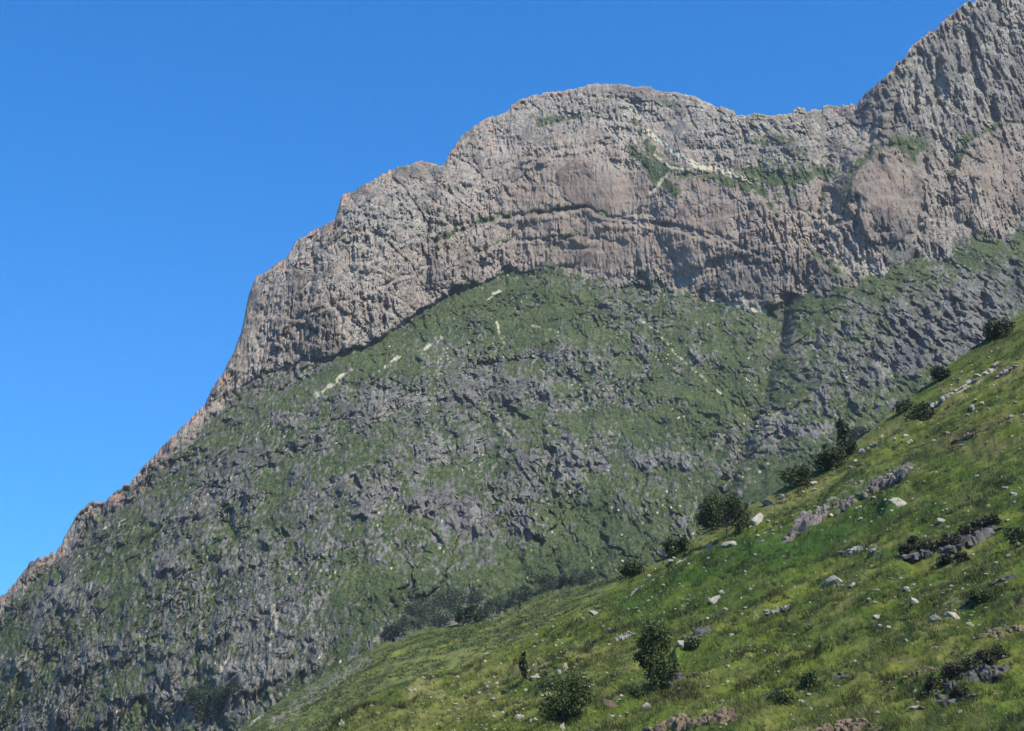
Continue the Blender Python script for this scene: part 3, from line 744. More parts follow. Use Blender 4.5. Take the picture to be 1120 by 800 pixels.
def boulder(px, py, wpx, hpx, label, group=None, kind="pale", tilt=.3):
    loc, nrm = spot(px, py)
    me = random.choice({"pale": B_PALE, "grey": B_GREY, "brown": B_BROWN}[kind])
    o = link("boulder", me)
    k = mpp(loc)
    sx = wpx * k / 2 / .9; sz = hpx * k / 2 / .60
    o.rotation_euler = (random.uniform(-tilt, tilt), random.uniform(-tilt, tilt) - .35, random.uniform(0, 6.28))
    o.scale = (sx, sx * random.uniform(.8, 1.1), sz)
    o.location = loc + Vector((0, sx * .25, sz * .05))
    return tag(o, label, "boulder", group)


def stone_scatter(n, x0, x1, y0, y1, wr, label, group, kinds=("pale", "pale", "pale", "grey")):
    k = 0
    for _ in range(n * 40):
        px = random.uniform(x0, x1); py = random.uniform(y0, y1)
        if py < float(NEAR(px)) + 6: continue
        if perlin(px / 23.0, py / 15.0, .37, 5) < random.uniform(-.35, .45): continue
        w = wr[0] + (wr[1] - wr[0]) * random.random() ** 2.2
        boulder(px, py, w, w * random.uniform(.55, .85), label, group, random.choice(kinds))
        k += 1
        if k >= n: break


for b in (
    (914, 640, 24, 17, "largest pale rounded boulder sitting alone in the green slope below the crag", None, "pale"),
    (986, 553, 23, 14, "pale tilted flat slab of rock lying just below the long crag", None, "pale"),
    (1043, 676, 22, 13, "broad pale block in the middle of the stone field on the right slope", None, "pale"),
    (1024, 678, 15, 11, "grey block left of the broad pale block in the stone field", None, "grey"),
    (1061, 684, 10, 8, "small bright stone at the right end of the stone field", None, "pale"),
    (962, 687, 11, 9, "bright upright stone at the left end of the stone field", None, "pale"),
    (1001, 660, 13, 8, "pale stone on the upper edge of the stone field", None, "pale"),
    (1066, 655, 12, 12, "tall pale stone beside a dark clump right of the stone field", None, "pale"),
    (1100, 535, 8, 6, "left stone of the bright pair near the right edge below the hill crest", None, "pale"),
    (1109, 542, 9, 7, "right stone of the bright pair near the right edge below the hill crest", None, "pale"),
    (1030, 571, 11, 7, "pale stone lying directly above the dark crag", None, "pale"),
    (1064, 447, 11, 10, "bright white boulder on the upper right slope under the stone row", None, "pale"),
    (1075, 442, 8, 6, "smaller white boulder right of the bright white one under the stone row", None, "pale"),
    (826, 572, 12, 17, "tall bright white rock standing at the right side of the dense round bush", None, "pale"),
    (797, 596, 14, 9, "pale stone at the foot of the dense round bush", None, "pale"),
    (842, 552, 17, 9, "pale broken rock on the crest left of the low dark bush", None, "grey"),
    (856, 545, 15, 9, "pale rock on the crest just below the low dark bush", None, "pale"),
    (891, 530, 14, 8, "pale slab on the crest between the low bush and the slim trees", None, "pale"),
    (782, 658, 12, 10, "lower pale stone of a pair in the deep green band", None, "pale"),
    (789, 649, 9, 7, "upper pale stone of a pair in the deep green band", None, "pale"),
    (747, 706, 17, 11, "pale arched boulder on the slope right of the lone ragged tree", None, "pale"),
    (618, 729, 9, 8, "highest white stone of the cluster above the rounded shrub tree", None, "pale"),
    (611, 737, 11, 7, "middle white stone of the cluster above the rounded shrub tree", None, "pale"),
    (604, 744, 9, 6, "lowest white stone of the cluster above the rounded shrub tree", None, "pale"),
    (586, 743, 13, 6, "flat white stone left of the white cluster above the rounded shrub tree", None, "pale"),
    (568, 786, 13, 9, "pale stone at the bottom left of the rounded shrub tree", None, "pale"),
    (614, 797, 6, 12, "narrow upright white stone at the very bottom under the rounded shrub tree", None, "pale"),
    (666, 690, 9, 6, "small cream stone on the open slope above the lone ragged tree", None, "pale"),
    (650, 672, 13, 9, "grey boulder near the left crest of the near hillside", None, "grey"),
    (668, 772, 22, 9, "brown earthy boulder right of the rounded shrub tree", None, "brown"),
    (708, 777, 14, 12, "pale leaning rock at the left end of the pinkish bottom outcrop", None, "pale"),
    (1113, 596, 10, 9, "pale rock half hidden by a dark shrub at the right frame edge", None, "pale"),
    (933, 641, 10, 5, "small pale stone just right of the largest rounded boulder", None, "pale"),
    (1000, 775, 13, 8, "grey stone at the bottom below the dark ragged bank", None, "grey"),
    (375, 794, 6, 10, "upright white stone in the lower left corner of the near hillside", None, "pale"),
): boulder(*b)

# a tumbled row of stones climbing the upper right slope
for i in range(15):
    q = i / 14
    boulder(1022 + 68 * q + random.uniform(-2, 2), 447 - 45 * q - 8 * q * (1 - q) + random.uniform(-2, 2), random.uniform(6, 12), random.uniform(5, 8),
            "pale stone in the tumbled row climbing the upper right slope", "tumbled row of pale stones", random.choice(("pale", "pale", "grey")))
for px, py in ((950, 492), (944, 496), (936, 505), (958, 488), (930, 512), (965, 478), (990, 478), (996, 484), (978, 482)):
    boulder(px, py, random.uniform(6, 11), random.uniform(4, 7), "pale stone in the loose pile above the long crag", "loose pile of stones above the crag", random.choice(("pale", "grey")))
stone_scatter(34, 955, 1065, 640, 705, (3, 8), "small pale stone scattered around the stone field on the right slope", "stone field on the right slope")
stone_scatter(26, 640, 860, 560, 660, (3, 7), "small pale stone along the left crest of the near hillside", "stones along the left crest")
stone_scatter(26, 380, 640, 725, 798, (2.5, 6), "small yellowish pale stone in the rough grass at the lower left", "stones in the lower left grass")
stone_scatter(44, 880, 1120, 400, 560, (3, 7), "small pale stone in the grass of the upper right slope", "stones on the upper right slope")
stone_scatter(40, 740, 960, 620, 790, (2.5, 7), "small pale stone in the grass between lone tree and stone field", "stones on the middle slope")
stone_scatter(20, 960, 1120, 705, 798, (3, 7), "small pale stone in the grass of the bottom right corner", "stones in the bottom right corner")
stone_scatter(16, 1060, 1120, 560, 700, (3, 7), "small pale stone near the right edge beside the dark crag", "stones at the right edge")
stone_scatter(16, 600, 740, 640, 760, (2.5, 6), "small pale stone on the slope above the rounded shrub tree", "stones above the rounded shrub tree")


ICO = bmesh.new(); bmesh.ops.create_icosphere(ICO, subdivisions=3, radius=1.0)
ICO_V = np.array([v.co[:] for v in ICO.verts]); ICO_F = np.array([[v.index for v in f.verts] for f in ICO.faces]); ICO.free()


def outcrop(pts, label, mat, seed, block=.8, dens=1.0):
    """bedrock breaking through the turf along a line: fractured blocks of one mass; pts = (px, py of its foot, height)"""
    r = np.random.default_rng(seed)
    base = [spot(p[0], p[1])[0] for p in pts]
    hts = [p[2] * mpp(b) for p, b in zip(pts, base)]
    seg = [0.0]
    for a, b in zip(base[:-1], base[1:]): seg.append(seg[-1] + (b - a).length)
    Lg = seg[-1]
    B = np.array([b[:] for b in base])
    d = B[-1] - B[0]; yaw = math.atan2(d[1], d[0])
    back = np.array([-d[1], d[0], 0.0]); back /= np.linalg.norm(back) + 1e-9
    if back[1] < 0: back = -back
    n = int(max(10, min(150, dens * Lg / block * 4.2)))
    Vs, Fs, o = [], [], 0
    cen = B[len(B) // 2]
    for i in range(n):
        u = r.random() * Lg
        p = np.array([np.interp(u, seg, B[:, k]) for k in range(3)]); h = float(np.interp(u, seg, hts)) * min(1, .35 + 4 * min(u, Lg - u) / Lg)
        dep = r.random() ** 1.3
        big = r.random() ** 1.8
        sx = block * (.35 + .75 * big); sz = h * r.uniform(.28, .62) * (.55 + .6 * big); sy = block * r.uniform(.4, 1.0)
        nn = r.normal(size=(11, 3)); nn[:6] = np.array([[1, 0, .1], [-1, .1, 0], [0, 1, 0], [0, -1, .1], [0, .1, 1], [.1, 0, -1]]) + r.normal(size=(6, 3)) * .22
        nn /= np.linalg.norm(nn, axis=1)[:, None]
        dd = np.concatenate([r.uniform(.62, .82, 6), r.uniform(.72, 1.0, 5)])
        dots = ICO_V @ nn.T
        rad = np.minimum(np.min(np.where(dots > .05, dd / np.maximum(dots, .05), 9), axis=1), 1.3)
        V = ICO_V * rad[:, None]
        V = V * (1 + .09 * fbm(V[:, 0] * 2.5 + i, V[:, 1] * 2.5, V[:, 2] * 2.5 + seed, 3, 3))[:, None] * np.array([sx, sy, max(sz, .15 * block)])
        ca = yaw + r.normal() * .35; tl = r.normal() * .22
        V[:, 0], V[:, 2] = V[:, 0] * math.cos(tl) - V[:, 2] * math.sin(tl), V[:, 0] * math.sin(tl) + V[:, 2] * math.cos(tl)
        V[:, 0], V[:, 1] = V[:, 0] * math.cos(ca) - V[:, 1] * math.sin(ca), V[:, 0] * math.sin(ca) + V[:, 1] * math.cos(ca)
        p = p + back * (dep * (block * 1.6 + h * .9) - block * .2); p[2] += h * (.08 + .62 * dep) - sz * .35
        Vs.append(V + p - cen); Fs.append(ICO_F + o); o += len(V)
    ob = link("rock_outcrop", soup_mesh("rock_outcrop", np.concatenate(Vs), np.concatenate(Fs), mat, False), None, Vector(cen))
    return tag(ob, label, "rock outcrop")


outcrop([(856, 596, 18), (872, 584, 30), (905, 568, 24), (945, 545, 20), (975, 528, 22), (1004, 514, 16)], "long dark grey ragged crag with upright blocks running diagonally across the slope", S_CRAG, 3, block=.95, dens=1.9)
outcrop([(984, 612, 10), (1008, 609, 13), (1035, 604, 16), (1058, 598, 24), (1078, 585, 18), (1096, 577, 12)], "dark crag with black hollows on the right slope above the stone field", S_DARK, 4, block=1.1)
outcrop([(1015, 762, 14), (1040, 756, 22), (1068, 745, 22), (1098, 736, 20)], "dark ragged bank of rock near the bottom right corner", S_DARK, 5, block=.7)
outcrop([(1008, 775, 8), (1035, 770, 12), (1066, 760, 10)], "lower dark ledge of rock under the ragged bank", S_DARK, 15, block=.6)
outcrop([(706, 799, 16), (728, 797, 22), (757, 795, 17), (780, 791, 22), (804, 789, 12)], "pinkish brown broken outcrop at the bottom edge below the lone tree", S_BROWN, 6, block=.6)
outcrop([(872, 804, 12), (905, 801, 16), (935, 799, 18), (962, 798, 10)], "brown low outcrop at the bottom edge under the ragged bank's left", S_BROWN, 7, block=.6)
outcrop([(1074, 698, 7), (1090, 696, 11), (1120, 686, 9)], "reddish brown earthy bank at the right frame edge", S_BROWN, 8, block=.6)
outcrop([(920, 604, 5), (938, 605, 12), (962, 602, 6)], "low grey scree hump between the long crag and largest boulder", S_GREY, 9, block=.7)
outcrop([(1090, 414, 4), (1098, 408, 8), (1112, 400, 5)], "small grey ledge at the top of the tumbled stone row", S_GREY, 10, block=.8)
outcrop([(990, 741, 5), (1003, 737, 9), (1016, 736, 6)], "small brown mound of rock left of the ragged bank", S_BROWN, 12, block=.5)
outcrop([(735, 750, 8), (744, 746, 14), (752, 742, 8)], "dark rock heap touching the right foot of the lone tree", S_DARK, 13, block=.5)


outcrop([(1040, 484, 4), (1056, 479, 8), (1074, 472, 5)], "small brown rock step in the upper right slope right of the long crag's top", S_BROWN, 21, block=.7)
outcrop([(752, 702, 4), (766, 695, 8), (780, 688, 5)], "short dark rock step above the pale arched boulder", S_DARK, 22, block=.5)
outcrop([(838, 672, 4), (852, 668, 7), (866, 662, 4)], "short grey rock step left of the largest pale boulder", S_GREY, 23, block=.5)
outcrop([(896, 745, 4), (912, 742, 8), (930, 740, 5)], "short dark rock step in the bottom slope right of the middle clump", S_DARK, 24, block=.5)
outcrop([(664, 706, 3), (680, 699, 6), (696, 693, 3)], "thin grey rock step on the slope above the lone tree", S_GREY, 25, block=.5)
outcrop([(1082, 640, 4), (1098, 634, 9), (1114, 630, 5)], "dark rock step near the right edge under the dark crag", S_DARK, 26, block=.6)
outcrop([(590, 752, 3), (603, 747, 6), (616, 742, 4)], "pale broken rock step just under the white stone cluster", S_GREY, 27, block=.4)


def leaf_cloud(centres, radii, n, size, seed, flat=1.0):
    """leaf-sized quads spread through the volume of many clumps"""
    r = np.random.default_rng(seed)
    C = np.asarray(centres, float); Rr = np.asarray(radii, float)
    w = Rr ** 2; idx = r.choice(len(C), n, p=w / w.sum())
    dirs = r.normal(size=(n, 3)); dirs /= np.linalg.norm(dirs, axis=1)[:, None]
    rad = r.random(n) ** .6 * 1.15
    pos = C[idx] + dirs * (rad * Rr[idx])[:, None] * np.array([1, 1, flat])
    a = r.normal(size=(n, 3)); a /= np.linalg.norm(a, axis=1)[:, None]
    b = np.cross(a, r.normal(size=(n, 3))); b /= np.linalg.norm(b, axis=1)[:, None]
    s = size * r.uniform(.6, 1.4, n)[:, None]
    V = np.stack([pos - a * s, pos + b * s * .55, pos + a * s, pos - b * s * .55], 1).reshape(-1, 3)
    Fc = np.arange(n * 4).reshape(n, 4)
    tint = np.clip(r.random(len(C))[idx] * .75 + r.random(n) * .35, 0, 1)
    return V, Fc, np.repeat(tint, 4)


def tubes(name, paths, mat, sides=7):
    V, Fc = [], []
    for pts in paths:
        o = len(V); n = len(pts)
        for i, (p, rad) in enumerate(pts):
            q = Vector(pts[min(i + 1, n - 1)][0]) - Vector(pts[max(i - 1, 0)][0]); q.normalize()
            s = q.orthogonal().normalized(); t = q.cross(s)
            for k in range(sides):
                a = 2 * math.pi * k / sides
                V.append(tuple(Vector(p) + (s * math.cos(a) + t * math.sin(a)) * rad))
        for i in range(n - 1):
            for k in range(sides):
                Fc.append((o + i * sides + k, o + i * sides + (k + 1) % sides, o + (i + 1) * sides + (k + 1) % sides, o + (i + 1) * sides + k))
    return soup_mesh(name, V, Fc, mat, True)


def plant(name, px, py, hpx, wpx, label, cat, leafmat, seed, shape="round", n=2600, group=None, leaf=None, clumps=None):
    """trunk with limbs and a crown of leaf clumps; clumps may list (x, z, r) in fractions of width and height"""
    r = random.Random(seed)
    loc, _ = spot(px, py)
    k = mpp(loc); Hh, W = hpx * k, wpx * k
    root = bpy.data.objects.new(name, None); COL.objects.link(root); root.location = loc - Vector((0, 0, .08)); root.empty_display_size = .3
    tag(root, label, cat, group)
    cs, rs = [], []
    if clumps:
        for (x, z, q) in clumps:
            for _ in range(5):
                cs.append(((x + r.uniform(-.6, .6) * q) * W, r.uniform(-.4, .4) * W, (z + r.uniform(-.5, .5) * q * .6) * Hh)); rs.append(q * W * r.uniform(.4, .75))
    else:
        nc = r.randint(11, 15) if shape != "slim" else 18
        for i in range(nc):
            h = r.random()
            if shape == "slim":
                z = .12 + .86 * h; x = (1 - z) ** .7 * .5 + .05
            elif shape == "low":
                z = .15 + .6 * h; x = .5 * math.sqrt(max(.02, 1 - z * z))
            else:
                z = .18 + .72 * h; x = .5 * math.sqrt(max(.03, 1 - ((z - .5) / .52) ** 2))
            a = r.uniform(0, 6.28); q = x * math.sqrt(r.uniform(.1, 1))
            cs.append((math.cos(a) * q * W, math.sin(a) * q * W, z * Hh)); rs.append((.10 if shape == "slim" else .15) * W * r.uniform(.5, 1.8) + .05 * Hh)
    V, Fc, tint = leaf_cloud(cs, rs, int(n * 1.6), leaf or max(.07, 1.25 * k), seed)
    tname, cname = ("trunk", "crown") if "tree" in name else ("stem", "foliage")
    link(cname, soup_mesh(cname, V, Fc, leafmat, False, tint), root)
    paths = []
    th = Hh * .8; tr = max(.05, Hh * .022)
    bend = [r.uniform(-.05, .05) * Hh for _ in range(2)]
    spine = [((bend[0] * q * q, bend[1] * q, th * q - .2), tr * (1 - .75 * q)) for q in (0, .2, .4, .6, .8, 1)]
    paths.append(spine)
    order = sorted(range(len(cs)), key=lambda i: -rs[i])[:12]
    for i in order:
        c = Vector(cs[i]); q = min(.95, max(.1, (c.z - .25 * Hh) / th)); s = Vector((bend[0] * q * q, bend[1] * q, th * q - .2))
        m = (s + c) / 2 + Vector((0, 0, -.04 * Hh))
        paths.append([(tuple(s), tr * .5), (tuple(m), tr * .35), (tuple(c), tr * .14)])
    link(tname, tubes(tname, paths, BARK, 6), root)
    return root


plant("tree", 713, 757, 70, 42, "lone dark tree with a ragged tall crown on the lower slope", "tree", L_DARK, 1, n=4200,
      clumps=[(.12, .88, .30), (-.1, .86, .2), (.25, .74, .26), (-.05, .66, .26), (-.30, .50, .20), (.15, .52, .28), (-.12, .46, .22), (.32, .36, .20), (.05, .30, .2), (.42, .22, .18), (.1, .12, .15)])
plant("tree", 616, 788, 44, 50, "rounded dark shrub tree at the bottom left below white stones", "tree", L_DARK, 2, n=3600)
plant("bush", 795, 588, 46, 50, "dense round dark bush on the crest beside a tall white rock", "bush", L_DARK, 3, n=3800)
plant("bush", 779, 580, 26, 26, "small dark bush joined to the left of the dense round bush", "bush", L_DARK, 33, n=1500)
plant("tree", 908, 513, 36, 30, "shorter of the two slim dark trees on the crest", "tree", L_DARK, 4, "round", n=2200)
plant("tree", 923, 502, 44, 24, "taller of the two slim dark trees on the crest", "tree", L_DARK, 5, "slim", n=2400)
plant("bush", 873, 532, 25, 36, "low dark bush on the crest left of the slim trees", "bush", L_DARK, 6, "low", n=2000)
plant("bush", 1094, 368, 15, 34, "dark bush breaking the crest near the right edge", "bush", L_DARK, 7, n=2200)
plant("bush", 1031, 414, 13, 22, "small dark bush on the crest left of the tumbled stone row", "bush", L_DARK, 8, "low", n=1500)
plant("bush", 1007, 460, 18, 34, "low black bush at the lower end of the tumbled stone row", "bush", L_DARK, 9, "low", n=1700)
plant("sapling_tree", 572, 744, 28, 11, "thin dark sapling on the slope left of the white stones", "tree", L_DARK, 10, "slim", n=700)
plant("bush", 741, 606, 20, 26, "dark bush below the crest left of the dense round bush", "bush", L_MID, 11, "low", n=1300)
plant("bush", 693, 630, 14, 30, "flat dark bush on the left crest above the deep green band", "bush", L_DARK, 12, "low", n=1200)
plant("bush", 1112, 598, 26, 18, "dark shrub with a pale rock at the right frame edge", "bush", L_DARK, 14, n=1200)
plant("bush", 886, 752, 12, 22, "dark leaf clump standing in for shadow and rock on the bottom slope midway between lone tree and ragged bank", "bush", L_MID, 15, n=1300)  # leaf clump fills a dark spot of shadow and rock
plant("bush", 853, 768, 11, 30, "spreading dark shrub left of the bottom slope's middle shrub", "bush", L_MID, 16, "low", n=1300)  # another clump set over a spot of shadow and rock
plant("bush", 1070, 657, 12, 24, "dark clump beside a tall pale stone right of the stone field", "bush", L_MID, 19, "low", n=900)
plant("bush", 700, 762, 12, 26, "low dark leaf clump at the left foot of the lone tree", "bush", L_DARK, 20, "low", n=900)
plant("bush", 733, 740, 18, 20, "dark shrub close against the lone tree's right side", "bush", L_DARK, 21, n=900)
plant("bush", 758, 708, 9, 20, "dark shrub right of the pale arched boulder", "bush", L_MID, 22, "low", n=900)
plant("bush", 990, 450, 12, 18, "little dark shrub just left of the low black bush", "bush", L_MID, 25, "low", n=700)
plant("bush", 942, 478, 12, 22, "low dark shrub on the crest right of the slim trees", "bush", L_DARK, 26, "low", n=800)
for i, (px, py, h, w) in enumerate(((990, 606, 9, 18), (1006, 603, 10, 20), (1022, 602, 12, 22), (1040, 596, 14, 24), (1056, 586, 12, 20), (1074, 577, 12, 20), (1086, 573, 10, 16), (1000, 595, 8, 14), (1036, 616, 8, 18), (1052, 613, 8, 18))):
    plant("heather_shrub", px, py, h, w, "dark heather shrub growing over the dark crag on the right slope", "shrub", L_HEATH, 60 + i, "low", n=700, group="heather on the dark crag")
for i, (px, py, h, w) in enumerate(((1024, 752, 14, 22), (1042, 742, 16, 26), (1060, 734, 16, 26), (1078, 728, 16, 24), (1092, 722, 14, 20), (1050, 762, 10, 20), (1084, 744, 10, 20), (1012, 766, 9, 16))):
    plant("heather_shrub", px, py, h, w, "dark heather shrub on the ragged bank near the bottom right corner", "shrub", L_HEATH, 80 + i, "low", n=800, group="heather on the ragged bank")
for i, (px, py, h, w) in enumerate(((632, 640, 18, 20), (643, 637, 14, 18), (424, 700, 14, 16), (455, 672, 18, 20), (475, 668, 20, 22), (498, 664, 20, 22), (520, 660, 18, 20), (436, 694, 14, 15), (448, 690, 22, 20), (463, 688, 24, 20), (478, 686, 22, 20), (492, 683, 26, 22), (506, 684, 20, 18), (519, 681, 20, 18), (534, 676, 18, 16), (548, 668, 18, 16), (562, 663, 20, 18), (577, 657, 18, 16), (592, 650, 20, 18), (606, 645, 16, 16), (620, 640, 14, 14))):
    plant("tree", px, py, h, w, "small dark tree in the row under the crags at the mountain foot", "tree", L_FAR, 120 + i, n=800, group="trees under the mountain crags", leaf=.45)
for i, (px, py, h, w) in enumerate(((205, 770, 18, 16), (216, 774, 24, 20), (229, 776, 26, 22), (242, 772, 22, 18), (222, 786, 18, 18), (238, 788, 16, 16), (252, 762, 16, 14))):
    plant("tree", px, py, h, w, "small dark tree in the clump at the foot of the mountain's lower left", "tree", L_FAR, 150 + i, n=700, group="tree clump at the lower left", leaf=.55)


# the countless smaller stones lying in the turf
def small_stones(n):
    r = np.random.default_rng(9)
    px = r.uniform(340, 1160, n); top = NEAR(px) + 4
    py = top + (870 - top) * r.random(n) ** .85
    keep = fbm(px / 34, py / 16, px * 0, 3, 431) + .25 * blob(px, py, 500, 760, 130, 40) > r.uniform(-.25, .5, n)
    px, py = px[keep], py[keep]; P = near_point(px, py); k = P[:, 1] / F
    ico = bmesh.new(); bmesh.ops.create_icosphere(ico, subdivisions=2, radius=1.0)
    V0 = np.array([v.co[:] for v in ico.verts]); F0 = np.array([[v.index for v in f.verts] for f in ico.faces]); ico.free()
    Vs, Fs = [], []
    for i in range(len(P)):
        nn = r.normal(size=(9, 3)); nn /= np.linalg.norm(nn, axis=1)[:, None]
        dots = V0 @ nn.T
        rad = np.minimum(np.min(np.where(dots > .05, r.uniform(.5, .95, 9) / np.maximum(dots, .05), 9), axis=1), 1.2)
        sz = k[i] * (.8 + 1.8 * r.random() ** 2)
        Vs.append(V0 * rad[:, None] * np.array([sz * r.uniform(.9, 1.5), sz, sz * r.uniform(.6, 1.0)]) + P[i] + [0, 0, sz * .25]); Fs.append(F0 + i * len(V0))
    o = link("stones", soup_mesh("stones", np.concatenate(Vs), np.concatenate(Fs), S_PALE, False))
    tag(o, "countless small pale stones sprinkled through the hillside turf", "stones", kind="stuff")


def slope_grass(n, blades):
    r = np.random.default_rng(15)
    px = r.uniform(235, 760, n); top = FARS(px) + 2
    py = top + np.maximum(20, NEAR(px) + 12 - top) * r.random(n)
    P = far_point(px, py)
    u = P[:, 0] * .8 + P[:, 2] * .5; v = P[:, 2] - .45 * P[:, 0]
    dens = fbm(u / 20, P[:, 1] / 30, v / 4, 3, 421)
    P = P[dens > r.uniform(-.3, .4, n)]
    m = len(P); base = np.repeat(P, blades, 0); nb = len(base); sz = np.repeat(r.uniform(.5, 1.5, m), blades)
    ang = r.uniform(0, 6.28, nb); rad = r.random(nb) ** .5 * .7 * sz
    base = base + np.stack([np.cos(ang) * rad, np.sin(ang) * rad, 0 * ang - .06], -1)
    h = r.uniform(.3, .7, nb) * sz
    tip = base + np.stack([np.cos(ang) * h * .6, np.sin(ang) * h * .6, h], -1)
    a2 = r.uniform(0, 6.28, nb); e = np.stack([np.cos(a2), np.sin(a2), 0 * a2], -1) * .16
    V = np.stack([base - e, base + e, tip], 1).reshape(-1, 3)
    tint = np.clip(np.repeat(r.random(m) ** 1.3, blades) * .8 + r.random(nb) * .2, 0, 1)
    o = link("grass", soup_mesh("slope_grass", V, np.arange(nb * 3).reshape(nb, 3), SLOPEL, False, np.repeat(tint, 3)))
    tag(o, "coarse dull green grass on the smooth slope at the mountain foot", "grass", kind="stuff")


slope_grass(16000, 12)
small_stones(4600)


# rough grass over the near hillside
def grass_tufts(n, blades):
    r = np.random.default_rng(5)
    px = r.uniform(330, 1260, n); top = NEAR(px) + 3
    py = top + (880 - top) * r.random(n) ** .9
    P = near_point(px, py)
    k = P[:, 1] / F
    clump = fbm(P[:, 0] / 2.2, P[:, 1] / 3.5, P[:, 2] / 2.0, 2, 401)
    keep = clump > r.uniform(-.5, .25, n)
    P, k, clump = P[keep], k[keep], clump[keep]
    m = len(P)
    P = np.repeat(P, blades, 0); k = np.repeat(k, blades); clump = np.repeat(clump, blades); nb = len(P)
    P = P + r.normal(size=(nb, 3)) * np.array([.16, .22, .02])
    h = r.uniform(.16, .52, nb) * (1 + .6 * np.clip(clump, 0, 1)); wd = np.maximum(.025, .55 * k) * r.uniform(.7, 1.3, nb)
    ang = r.uniform(0, 6.28, nb); lean = r.uniform(.2, .9, nb) * h; la = r.normal(3.5, .9, nb)
    e = np.stack([np.cos(ang), np.sin(ang), 0 * ang], -1) * wd[:, None] / 2
    tip = P + np.stack([np.cos(la) * lean, np.sin(la) * lean, h], -1)
    P[:, 2] -= .05
    V = np.stack([P - e, P + e, tip], 1).reshape(-1, 3)
    tint = np.clip(np.repeat(r.random(m) * .7, blades) + r.random(nb) * .3, 0, 1)
    o = link("grass", soup_mesh("grass", V, np.arange(nb * 3).reshape(nb, 3), GRASSL, False, np.repeat(tint, 3)))
    tag(o, "rough tufted grass covering the near hillside", "grass", kind="stuff")


grass_tufts(90000, 6)


def shade_pockets(n, blades):  # dark blade clumps that imitate shadow pockets in the turf
    r = np.random.default_rng(6)
    px = r.uniform(330, 1260, n); top = NEAR(px) + 4
    py = top + (880 - top) * r.random(n)
    P = near_point(px, py)
    u = P[:, 0] * .8 + P[:, 2] * .5; v = P[:, 2] - .42 * P[:, 0]
    dens = fbm(u / 9, P[:, 1] / 14, v / 1.8, 3, 411) + .45 * fbm(P[:, 0] / 22, P[:, 1] / 30, P[:, 2] / 14, 2, 412)
    P = P[dens > r.uniform(.02, .42, n)]
    k = np.repeat(P[:, 1] / F, blades); m = len(P); sz = np.repeat(r.uniform(.7, 1.9, m), blades)
    base = np.repeat(P, blades, 0); nb = len(base)
    ang = r.uniform(0, 6.28, nb); rad = r.random(nb) ** .5 * .30 * sz
    base = base + np.stack([np.cos(ang) * rad, np.sin(ang) * rad, 0 * ang - .06], -1)
    h = r.uniform(.25, .55, nb) * sz
    tip = base + np.stack([np.cos(ang) * h * .5, np.sin(ang) * h * .5, h], -1)
    a2 = r.uniform(0, 6.28, nb); wd = np.maximum(.03, .55 * k)
    e = np.stack([np.cos(a2), np.sin(a2), 0 * a2], -1) * wd[:, None] / 2
    V = np.stack([base - e, base + e, tip], 1).reshape(-1, 3)
    tint = np.clip(np.repeat(r.random(m) ** 1.5, blades) * .8 + r.random(nb) * .2, 0, 1)
    o = link("shade_clumps", soup_mesh("shade_clumps", V, np.arange(nb * 3).reshape(nb, 3), POCKETL, False, np.repeat(tint, 3)))
    tag(o, "dark rush-like clumps standing in for shadow pockets on the near hillside", "shade_clumps", kind="stuff")


shade_pockets(52000, 16)


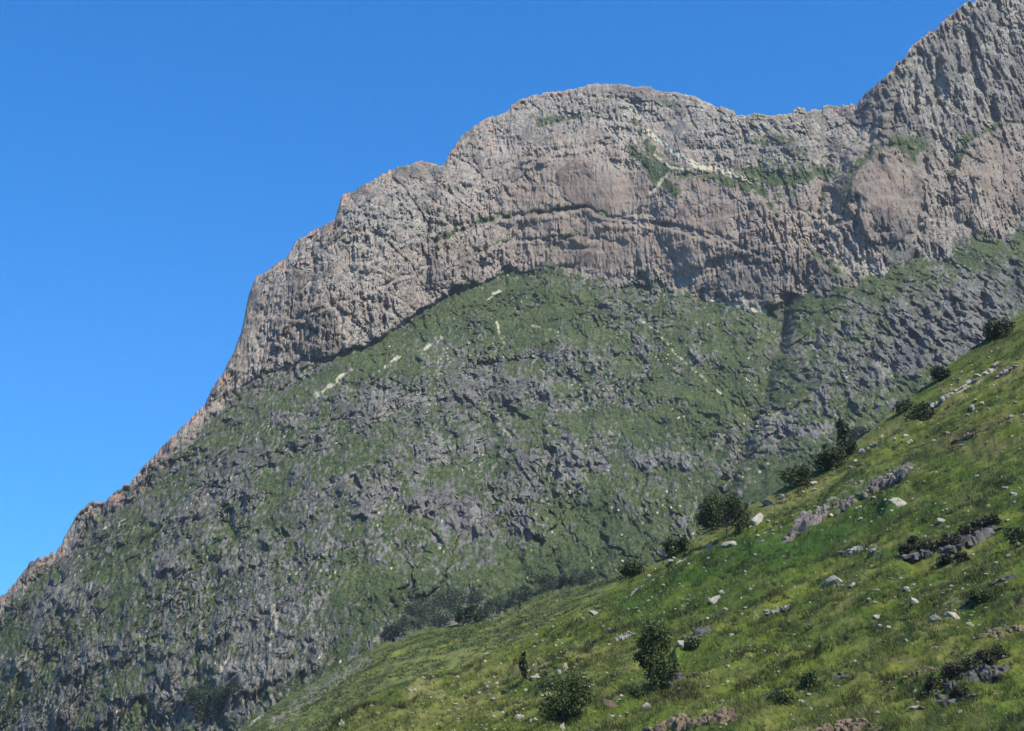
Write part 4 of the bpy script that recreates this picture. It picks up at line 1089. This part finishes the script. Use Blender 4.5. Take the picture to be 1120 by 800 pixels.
# ------------------------------------------------------------------ light, sky and air
bm = bmesh.new(); bmesh.ops.create_cube(bm, size=1.0)
for v in bm.verts: v.co = Vector((v.co.x * 7100, 550 + v.co.y * 6200, -60 if v.co.z < 0 else 990))
hm = bpy.data.meshes.new("haze"); bm.to_mesh(hm); bm.free()
hz = bpy.data.materials.new("valley_air"); hz.use_nodes = True; hn = hz.node_tree
hn.nodes.remove(hn.nodes["Principled BSDF"])
pv = hn.nodes.new("ShaderNodeVolumePrincipled")
pv.inputs["Color"].default_value = (.80, .90, 1.0, 1); pv.inputs["Density"].default_value = HAZE; pv.inputs["Anisotropy"].default_value = .2
hn.links.new(pv.outputs[0], hn.nodes["Material Output"].inputs["Volume"])
hm.materials.append(hz)
tag(link("haze", hm), "thin blue air over the valley", "haze", kind="stuff")

SUN_EL, SUN_AZ = math.radians(50), (0.70, -0.714)
sd = Vector((SUN_AZ[0] * math.cos(SUN_EL), SUN_AZ[1] * math.cos(SUN_EL), math.sin(SUN_EL))).normalized()
sun = bpy.data.lights.new("sun", "SUN"); sun.energy = 4.9; sun.angle = math.radians(.53); sun.color = (1.0, .92, .78)
so = bpy.data.objects.new("sun", sun); COL.objects.link(so)
so.rotation_euler = (-sd).to_track_quat("-Z", "Y").to_euler()
so.location = (300, -300, 900)
w = bpy.data.worlds.new("World"); SC.world = w; w.use_nodes = True
nt = w.node_tree; bg = nt.nodes["Background"]
sk = nt.nodes.new("ShaderNodeTexSky"); sk.sky_type = "NISHITA"; sk.sun_disc = False
sk.sun_elevation = SUN_EL; sk.sun_rotation = math.atan2(sd.x, sd.y)
sk.altitude = 0; sk.air_density = 1.0; sk.dust_density = 0.0; sk.ozone_density = 10.0
tcw = nt.nodes.new("ShaderNodeTexCoord"); mpw = nt.nodes.new("ShaderNodeMapping")
mpw.inputs["Scale"].default_value = (1, 1, .95); mpw.inputs["Location"].default_value = (0, 0, .08)
nt.links.new(tcw.outputs["Generated"], mpw.inputs[0]); nt.links.new(mpw.outputs[0], sk.inputs[0])
hs = nt.nodes.new("ShaderNodeHueSaturation"); hs.inputs["Saturation"].default_value = 1.23
nt.links.new(sk.outputs[0], hs.inputs["Color"]); nt.links.new(hs.outputs[0], bg.inputs[0]); bg.inputs[1].default_value = 0.135

SC.view_settings.view_transform = "Standard"; SC.view_settings.look = "None"
SC.view_settings.exposure = 0.72; SC.view_settings.gamma = 1.0
SC.cycles.use_denoising = True
SC.cycles.denoising_prefilter = 'FAST'
SC.cycles.max_bounces = 6
